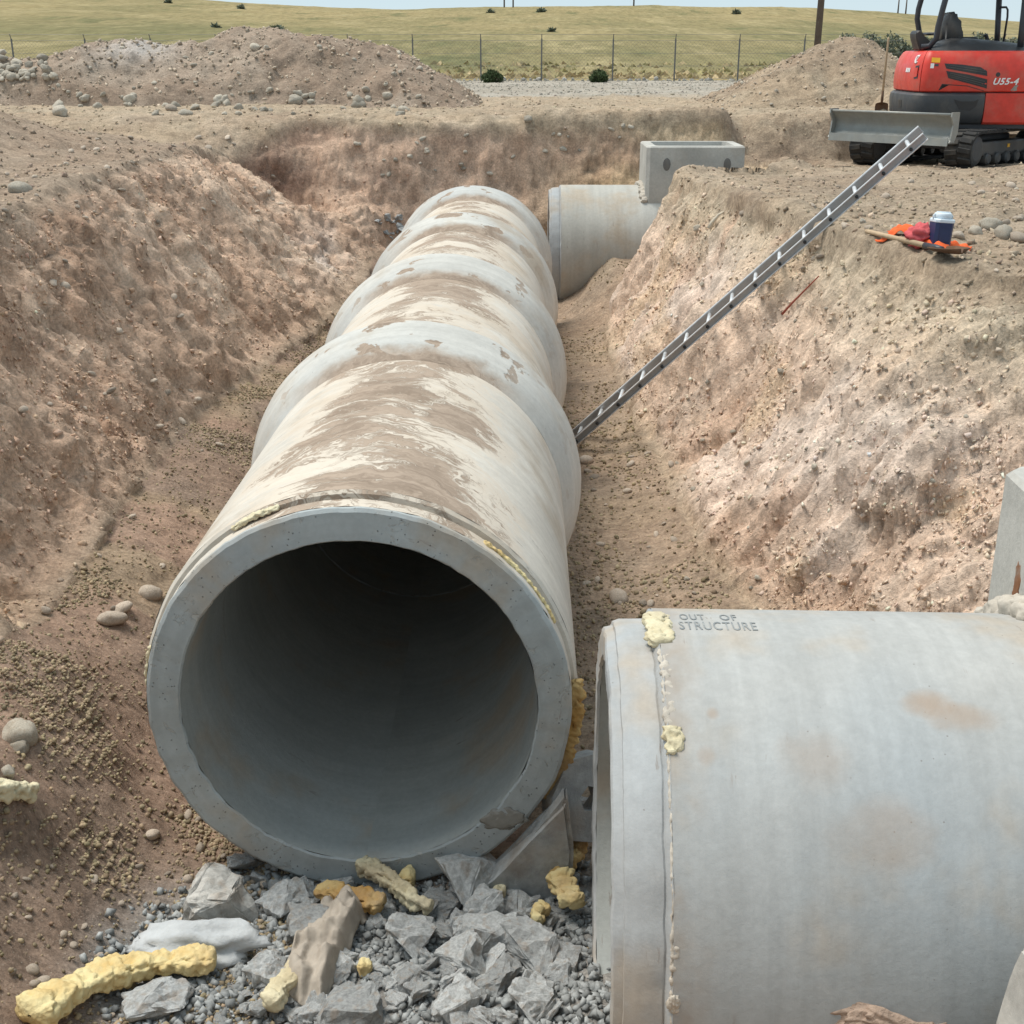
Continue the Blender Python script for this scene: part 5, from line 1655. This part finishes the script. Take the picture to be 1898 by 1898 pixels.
def cloth(name, corners, mat, label, cat, lift=0.03, folds=0.05, seed=0, n=34, thick=0.006, fr=7.0, sag=0.0):
    """crumpled sheet laid over the ground: corners are four ground points (Vectors)"""
    g = np.linspace(0, 1, n)
    U, V_ = np.meshgrid(g, g)
    U, V_ = U.ravel(), V_.ravel()
    c = [np.array(p) for p in corners]
    q = np.stack([U, V_, 0 * U], 1)
    U2 = U + 0.10 * fbm(q + seed, 2.2, 3, seed) * 1.0
    V2 = V_ + 0.10 * fbm(q + seed + 5, 2.2, 3, seed + 1)
    P = ((1 - U2) * (1 - V2))[:, None] * c[0] + (U2 * (1 - V2))[:, None] * c[1] + (U2 * V2)[:, None] * c[2] + ((1 - U2) * V2)[:, None] * c[3]
    z = np.array([drop(p[0], p[1], 3.0) for p in P])
    A = P.reshape(n, n, 3)
    zz = z.reshape(n, n)
    f = np.abs(fbm(np.stack([P[:, 0], P[:, 1], 0 * z], 1) + seed, fr, 4, seed + 2)) * folds * 2 + fbm(np.stack([P[:, 0] * 2.2, P[:, 1] * 0.7, 0 * z], 1), fr, 2, seed + 3) * folds * 0.6
    edge = np.minimum(np.minimum(U, 1 - U), np.minimum(V_, 1 - V_))
    P[:, 2] = np.maximum(z, P[:, 2] if sag else z) + lift * smst(0, 0.12, edge) + np.maximum(f, 0) + 0.012
    cc = P.mean(0)
    o = mesh(name, P - cc, grid_faces(n, n), mat, None, True)
    o.location = cc
    md = o.modifiers.new('thickness', 'SOLIDIFY')
    md.thickness = thick
    tag(o, label, cat)
    return o
gp = lambda u, v: on_ground(u, v)
cloth('rag', [gp(505, 1872), gp(600, 1888), gp(685, 1702), gp(596, 1688)], M['rag'], 'dirty grey rag draped over the rubble below the pipe mouth', 'rag', 0.085, 0.045, 3, 52, 0.01, 7)
wp = gp(368, 1778)
wr_ = lump('rag', (wp.x, wp.y, wp.z + 0.06), (0.25, 0.10, 0.085), 14, M['white_rag'], None, 0.45, 1.7, R(8))
tag(wr_, 'fluffy white cloth bunched behind the long yellow foam strip', 'rag')

# ------------------------------------------------------------------ things on the right bank
VC = gp(1705, 452)
def rel(dx, dy):
    return Vector((VC.x + dx, VC.y + dy, VC.z))
cloth('safety_vest', [gp(1622, 456), gp(1765, 471), gp(1802, 456), gp(1662, 432)], M['orange_cloth'], 'crumpled orange safety vest lying on the right bank under the water jug', 'vest', 0.022, 0.02, 6, 40, 0.004, 9)
pp = gp(1706, 452)
ps_ = lump('pink_shirt', (pp.x, pp.y, pp.z + 0.05), (0.12, 0.09, 0.085), 17, M['pink_cloth'], None, 0.42, 2.2)
tag(ps_, 'faded red cloth bundled on the orange vest left of the jug', 'cloth')
JP = gp(1738, 462)
js = (JP - Vector((0, 0, EYE))).length / 2322.0
jug = empty('water_jug', (JP.x, JP.y, JP.z + 0.0), (R(-2), R(4), R(8)))
tag(jug, 'dark blue water jug with a white lid standing on the right bank', 'water jug')
def octring(bm, w, d_, z, c=0.3):
    w, d_ = w / 2, d_ / 2
    return [bm.verts.new((x, y, z)) for x, y in ((-w + c * w, -d_), (w - c * w, -d_), (w, -d_ + c * d_), (w, d_ - c * d_), (w - c * w, d_), (-w + c * w, d_), (-w, d_ - c * d_), (-w, -d_ + c * d_))]
def loft(bm, rings):
    for a, b in zip(rings, rings[1:]):
        for k in range(len(a)):
            bm.faces.new((a[k], a[(k + 1) % len(a)], b[(k + 1) % len(a)], b[k]))
    bm.faces.new(rings[0][::-1])
    bm.faces.new(rings[-1])
JH = 64 * js * 0.97
JW = 33 * js
bm = bmesh.new()
loft(bm, [octring(bm, JW * a, JW * a, JH * z) for a, z in ((0.93, 0.0), (0.96, 0.03), (0.98, 0.5), (1.0, 0.70), (1.0, 0.735))])
bd = from_bm('body', bm, M['jug_blue'], jug)
bm = bmesh.new()
loft(bm, [octring(bm, JW * a, JW * a, JH * z) for a, z in ((1.03, 0.735), (1.05, 0.76), (1.04, 0.81), (0.96, 0.835))])
from_bm('collar', bm, M['white_plastic'], jug)
bm = bmesh.new()
tube(bm, [(0, 0, JH * 0.835), (0, 0, JH * 0.86), (0, 0, JH * 0.97), (0, 0, JH * 0.995)], [JW * 0.40, JW * 0.44, JW * 0.44, JW * 0.36], 20)
from_bm('lid', bm, M['white_plastic'], jug, True)
bm = bmesh.new()
tube(bm, [(-JW * 0.5, 0, JH * 0.80), (-JW * 0.53, 0, JH * 0.9), (-JW * 0.35, 0, JH * 1.0), (JW * 0.35, 0, JH * 1.0), (JW * 0.53, 0, JH * 0.9), (JW * 0.5, 0, JH * 0.80)], JW * 0.045, 8)
from_bm('handle', bm, M['white_plastic'], jug, True)
bm = bmesh.new()
box_bm(bm, (JW * 0.55, 0.004, JH * 0.36), (0, -JW * 0.488, JH * 0.40), Matrix.Rotation(-0.03, 3, 'X'), 0.001, 1)
from_bm('front_panel', bm, M['jug_blue'], bd)

def shovel(name, base, tip, label, lying):
    """handle from base (butt) to tip; blade beyond tip"""
    base, tip = Vector(base), Vector(tip)
    o = empty(name, tip)
    tag(o, label, 'shovel')
    d_ = (tip - base).normalized()
    L = (tip - base).length
    bm = bmesh.new()
    tube(bm, [base - tip, base - tip + d_ * 0.03, -d_ * 0.02], [0.013, 0.017, 0.019], 10)
    from_bm('handle', bm, M['wood_pale'], o, True)
    bm = bmesh.new()
    tube(bm, [-d_ * 0.16, -d_ * 0.02, d_ * 0.06], [0.021, 0.024, 0.02], 10)
    from_bm('socket', bm, M['rust_steel'] if not lying else M['black_steel'], o, True)
    up = Vector((0, 0, 1)) if lying else Vector((0, -1, 0))
    a = d_.cross(up).normalized()
    n_ = a.cross(d_).normalized()
    bm = bmesh.new()
    rows = []
    for i, (t, w) in enumerate(((0.03, 0.05), (0.05, 0.11), (0.10, 0.118), (0.18, 0.115), (0.24, 0.095), (0.28, 0.05), (0.295, 0.01))):
        rows.append([bm.verts.new(d_ * t + a * (w * x) + n_ * (0.035 * (x * x) - 0.02 + 0.02 * (t / 0.3) ** 2)) for x in np.linspace(-1, 1, 9)])
    for r0, r1 in zip(rows, rows[1:]):
        for k in range(8):
            bm.faces.new((r0[k], r0[k + 1], r1[k + 1], r1[k]))
    s_ = from_bm('blade', bm, M['rust_steel'], o, True)
    md = s_.modifiers.new('thickness', 'SOLIDIFY')
    md.thickness = 0.006
    return o
b0, t0_ = gp(1604, 441), gp(1728, 466)
shovel('shovel', b0 + Vector((0, 0, 0.05)), t0_ + Vector((0, -0.10, 0.035)), 'shovel lying across the orange vest in front of the water jug', True)
sb = on_any(1633, 204)
zt = EYE - (72 - 99) / 2430.0 * sb.y
shovel('shovel', (sb.x + 0.01, sb.y, zt), (sb.x, sb.y, sb.z + 0.16), 'shovel stuck upright in the soil behind the dozer blade', False)

def stick(pts, r0, r1, mat, name, label, cat):
    bm = bmesh.new()
    c = pts[0]
    n_ = len(pts)
    tube(bm, [p - c for p in pts], [r0 + (r1 - r0) * i / (n_ - 1) for i in range(n_)], 8)
    o = from_bm(name, bm, mat, None, True)
    o.location = c
    return tag(o, label, cat)
off = Vector((-0.02, -0.03, 0.04))
stick([gp(1317, 430) + off, gp(1324, 420) + off * 1.3, gp(1336, 408) + off * 1.5, gp(1345, 399) + off], 0.028, 0.008, M['bone'], 'root', 'bleached white root sticking out of the right bank left of the ladder', 'root')
stick([gp(1452, 590) + off, gp(1470, 570) + off, gp(1492, 548) + off, gp(1520, 520) + off], 0.011, 0.005, M['red_root'], 'root', 'thin red root lying on the right trench wall below the ladder', 'root')

# ------------------------------------------------------------------ fence, poles, shrubs
fe = empty('chain_link_fence', (0, 50.3, 0.6))
tag(fe, 'thin wire fence on metal posts along the foot of the grassy hill', 'fence')
fposts = [px_x(u, 50.3) * 1.0 for u in (-300, -160, -50, 36, 170, 290, 410, 530, 650, 768, 892, 1003, 1133, 1246, 1362, 1480, 1600, 1720, 1840, 1960, 2080)]
fm = None
for x in fposts:
    if fm is None:
        bm = bmesh.new()
        tube(bm, [(0, 0, -0.3), (0, 0, 1.52)], 0.032, 6)
        tube(bm, [(0, 0, 1.5), (0, -0.12, 1.68)], 0.016, 6)
        fo = from_bm('post', bm, M['fence_metal'], fe)
        fm = fo.data
    else:
        fo = link('post', fm, fe)
    fo.location = (x, 0, 0)
xa, xb = fposts[0], fposts[-1]
bm = bmesh.new()
for zz in (0.1, 0.55, 1.0, 1.45):
    tube(bm, [(xa, 0, zz), (xb, 0, zz)], 0.006, 3, False)
tube(bm, [(xa, -0.11, 1.66), (xb, -0.11, 1.66)], 0.006, 3, False)
from_bm('wire', bm, M['fence_metal'], fe)
Vw, Fw = [], []
h_ = 1.4
for s0 in np.arange(xa - h_, xb, 0.14):
    for sg in (1, -1):
        x0_, x1_ = (s0, s0 + h_) if sg > 0 else (s0 + h_, s0)
        k = len(Vw)
        Vw += [(x0_ - 0.003, 0.004 * sg, 0.06), (x0_ + 0.003, 0.004 * sg, 0.06), (x1_ + 0.003, 0.004 * sg, 0.06 + h_), (x1_ - 0.003, 0.004 * sg, 0.06 + h_)]
        Fw.append((k, k + 1, k + 2, k + 3))
tag(mesh('wire_mesh', Vw, Fw, M['fence_metal'], fe), kind='stuff')

def utility_pole(u, v0, y, r_, h, label, group=None, arm=False, lean=0.0):
    x = px_x(u, y)
    z = float(hill(np.array([x]), np.array([y]))[0]) if y > 51 else 0.5
    o = empty('utility_pole', (x, y, z), (0, lean, 0))
    tag(o, label, 'pole', group)
    bm = bmesh.new()
    tube(bm, [(0, 0, -0.5), (0, 0, h)], [r_, r_ * 0.7], 10)
    from_bm('shaft', bm, M['wood_pole'], o, True)
    if arm:
        bm = bmesh.new()
        box_bm(bm, (2.0, 0.1, 0.12), (0, -r_ - 0.06, h - 0.5))
        from_bm('cross_arm', bm, M['wood_pole'], o)
    return o
utility_pole(1502, 0, 32.0, 0.085, 9.0, 'tall weathered wooden pole rising behind the pointed tan heap', None, True, R(0.6))
for u, h, lab in ((935, 11, 'left pole of a distant pair on the skyline above the pipes'), (951, 11, 'right pole of a distant pair on the skyline above the pipes'), (1168, 11, 'lone distant pole on the skyline above the riser box'),
               (1643, 3.2, 'left pole of a short distant pair on the skyline left of the excavator'), (1657, 3.2, 'right pole of a short distant pair on the skyline left of the excavator')):
    utility_pole(u, 0, 262.0, 0.16, h, lab, 'poles on the skyline')

def bush(name, x, y, z, rx, rz_, seed, mat, label, cat, group, n=900, leaf=0.05):
    o = empty(name, (x, y, z))
    tag(o, label, cat, group)
    r = np.random.default_rng(seed)
    q = r.normal(size=(n, 3))
    q /= np.linalg.norm(q, axis=1, keepdims=True)
    lob = 1 + 0.28 * fbm(q + seed, 1.6, 3, seed)
    rad = lob * r.uniform(0.45, 1.05, n) ** 0.6
    P = q * rad[:, None] * np.array([rx, rx, rz_])
    P[:, 2] = P[:, 2] * 0.9 + rz_ * 0.85
    P = P[P[:, 2] > -0.02]
    n = len(P)
    a, b = r.normal(size=(n, 3)), r.normal(size=(n, 3))
    a /= np.linalg.norm(a, axis=1, keepdims=True)
    b /= np.linalg.norm(b, axis=1, keepdims=True)
    l = leaf * r.uniform(0.6, 1.5, n)[:, None]
    V = np.stack([P - a * l * 0.5, P + a * l * 0.5, P + b * l * 1.3], 1).reshape(-1, 3)
    c = np.repeat(np.clip(r.normal(1.0, 0.28, (n, 1)), 0.4, 1.9) * np.array([[1, 1, 1]]), 3, 0)
    mesh('foliage', V, np.arange(n * 3).reshape(n, 3), mat, o, col=c)
    bm = bmesh.new()
    for k in range(5):
        t = r.uniform(0, 6.28)
        tube(bm, [(0, 0, -0.1), (0.3 * rx * math.cos(t), 0.3 * rx * math.sin(t), rz_ * 0.6), (0.6 * rx * math.cos(t), 0.6 * rx * math.sin(t), rz_ * 1.2)], [0.03, 0.02, 0.008], 5)
    from_bm('stem', bm, M['wood_pole'], o)
    return o
bush('shrub', px_x(913, 47), 47, 0.58, 0.34, 0.26, 3, M['leaf_dark'], 'round dark green shrub by the fence, left of a similar one', 'shrub', 'round shrubs by the fence', 1500, 0.06)
bush('shrub', px_x(1108, 47), 47, 0.58, 0.33, 0.25, 4, M['leaf_dark'], 'round dark green shrub by the fence, right of a similar one', 'shrub', 'round shrubs by the fence', 1500, 0.06)
for i, (u, v, w, hpx, lab) in enumerate(((1562, 66, 34, 22, 'leftmost grey-green sagebrush beyond the pointed tan heap'), (1600, 72, 44, 28, 'sagebrush in the middle of the clump beyond the pointed tan heap'), (1640, 76, 50, 32, 'large rounded sagebrush at the right of the clump beyond the tan heap'),
        (1622, 86, 36, 20, 'low sagebrush in front of the clump beyond the tan heap'), (1664, 88, 26, 14, 'small dark sagebrush at the right foot of the clump'), (1795, 66, 40, 24, 'sagebrush seen under the canopy just right of the excavator seat'),
        (1830, 72, 50, 30, 'sagebrush seen between the canopy posts of the excavator'), (1872, 78, 50, 34, 'sagebrush seen behind the right canopy post of the excavator'), (1700, 76, 30, 20, 'sagebrush seen through the left canopy post of the excavator'))):
    yb = 62.0
    x = px_x(u, yb)
    zb = float(hill(np.array([x]), np.array([yb]))[0])
    zt_ = EYE - (v + hpx / 2 - 99) / 2430.0 * yb
    yb2 = yb
    bush('sagebrush', x, yb2, min(zb, 9) + 0.02, w * yb / 2430 / 2 * 1.15, (zt_ - zb + hpx * yb / 2430) * 0.5 if zt_ > zb else hpx * yb / 2430 * 0.6, 20 + i, M['leaf_sage'], lab, 'bush', 'sagebrush at the foot of the hill', 1300, 0.10)
for i, (u, v, lab) in enumerate(((400, 48, 'small dark bush high on the grassy hill at the left'), (515, 50, 'wide dark bush on the hill above the tallest hump'), (1003, 20, 'dark bush on the skyline right of the pole pair'), (1022, 56, 'olive bush half way up the hill above the pipes'), (312, 3, 'small dark bush on the skyline at the upper left'), (448, 14, 'tiny dark bush on the skyline above the soil heap'), (910, 22, 'tiny dark bush on the skyline left of the pole pair'), (1365, 22, 'tiny dark bush on the skyline right of the lone pole'))):
    d_ = ray(u, v + 4)
    yb = None
    for yy in np.arange(55, 268, 1.0):
        t = yy / d_.y
        if EYE + d_.z * t < float(hill(np.array([d_.x * t]), np.array([yy]))[0]):
            yb = yy
            break
    yb = yb or 262.0
    x = d_.x * yb / d_.y
    bush('hill_bush', x, yb, float(hill(np.array([x]), np.array([yb]))[0]), 4.5 * yb / 2430 * (2.2 if 'wide' in lab else 0.8), 1.5 * yb / 2430, 50 + i, M['leaf_sage'], lab, 'bush', 'bushes on the hill', 260, 0.0022 * yb)

# each scattered stone is told by its size and by the landmark it lies next to
MARKS = [(x[0], x[1], n) for x, n in (((600, 1770), 'grey rag'), ((740, 1685), 'slanting foam strip'), ((1000, 1722), 'yellow foam tuft'), ((655, 1896), 'bottom slab'), ((762, 1766), 'blocky lump'), ((862, 1650), 'tall rough lump'), ((905, 1712), 'brownish lump'),
    ((992, 1780), 'long pointed shard'), ((850, 1790), 'upright wedge'), ((240, 1850), 'long yellow foam strip'), ((368, 1778), 'white cloth'), ((392, 1700), 'large pale block'), ((650, 1620), 'pipe mouth bottom'), ((1085, 1560), 'stub edge'), ((985, 1640), 'curved shard'), ((1050, 1700), 'ragged foam piece'),
    ((216, 1142), 'cobble pair'), ((280, 1104), 'reddish cobble'), ((38, 1366), 'long pale cobble'), ((30, 1484), 'cream foam strip'), ((1740, 435), 'water jug'), ((1340, 410), 'white root'), ((1485, 555), 'red root'), ((1834, 424), 'big pale boulder'), ((1400, 515), 'ladder middle'), ((1085, 815), 'ladder foot'),
    ((1640, 230), 'dozer blade'), ((1285, 300), 'riser box'), ((1146, 1112), 'brown floor cobble'), ((1860, 900), 'near riser box'), ((1300, 1130), 'stencilled words'), ((36, 355), 'left boulder'), ((500, 55), 'tallest hump'), ((230, 75), 'left hump'), ((740, 95), 'right shoulder'), ((50, 115), 'cream rock pile'),
    ((112, 212), 'pale flat rock'), ((318, 205), 'upright grey rock'), ((530, 290), 'dark hollow'), ((880, 345), 'farthest bell'), ((978, 222), 'white rim rock'), ((1565, 70), 'tan heap peak'), ((1300, 200), 'tan heap foot'), ((600, 205), 'heap foot middle'), ((880, 200), 'heap right end'), ((1100, 345), 'cross pipe'), ((200, 500), 'left wall middle'), ((300, 800), 'left wall foot'), ((90, 800), 'left wall edge'), ((1650, 700), 'pale bank patch'))]
seen = {}
for label, u, v, w, o in SCAT:
    m = min(MARKS, key=lambda q: (q[0] - u) ** 2 + (q[1] - v) ** 2)
    dx, dy = u - m[0], v - m[1]
    rel_ = ('right of' if dx > 0 else 'left of') if abs(dx) > abs(dy) else ('below' if dy > 0 else 'above')
    ws = sorted(q[3] for q in SCAT if q[0] == label)
    r_ = ws.index(w) / max(1, len(ws) - 1)
    size = 'tiny' if r_ < 0.25 else 'small' if r_ < 0.5 else 'middling' if r_ < 0.75 else 'large'
    base = {'concrete_chunk': 'grey concrete chunk', 'cobble': 'cobble', 'rock': 'pale rock'}[o.name.split('.')[0]]
    where = {'tan rock lying along the foot of the long soil heap': 'rock at the heap foot', 'small pale rock stuck in the slope of the long soil heap': 'rock in the heap slope', 'cream coloured rock in the rock pile at the far left': 'cream rock in its pile'}.get(label, base)
    seen.setdefault((size, where, rel_, m[2]), []).append((dx * dx + dy * dy, o))
ORD = ['nearest', 'second', 'third', 'fourth', 'fifth', 'sixth', 'seventh', 'eighth', 'ninth', 'tenth', 'eleventh', 'twelfth']
for (size, where, rel_, mk), lst in seen.items():
    lst.sort(key=lambda q: q[0])
    for i, (_, o) in enumerate(lst):
        o['label'] = (f'{size} {where} {rel_} the {mk}' if len(lst) == 1 else f'{ORD[min(i, 11)]} {size} {where} {rel_} the {mk}')
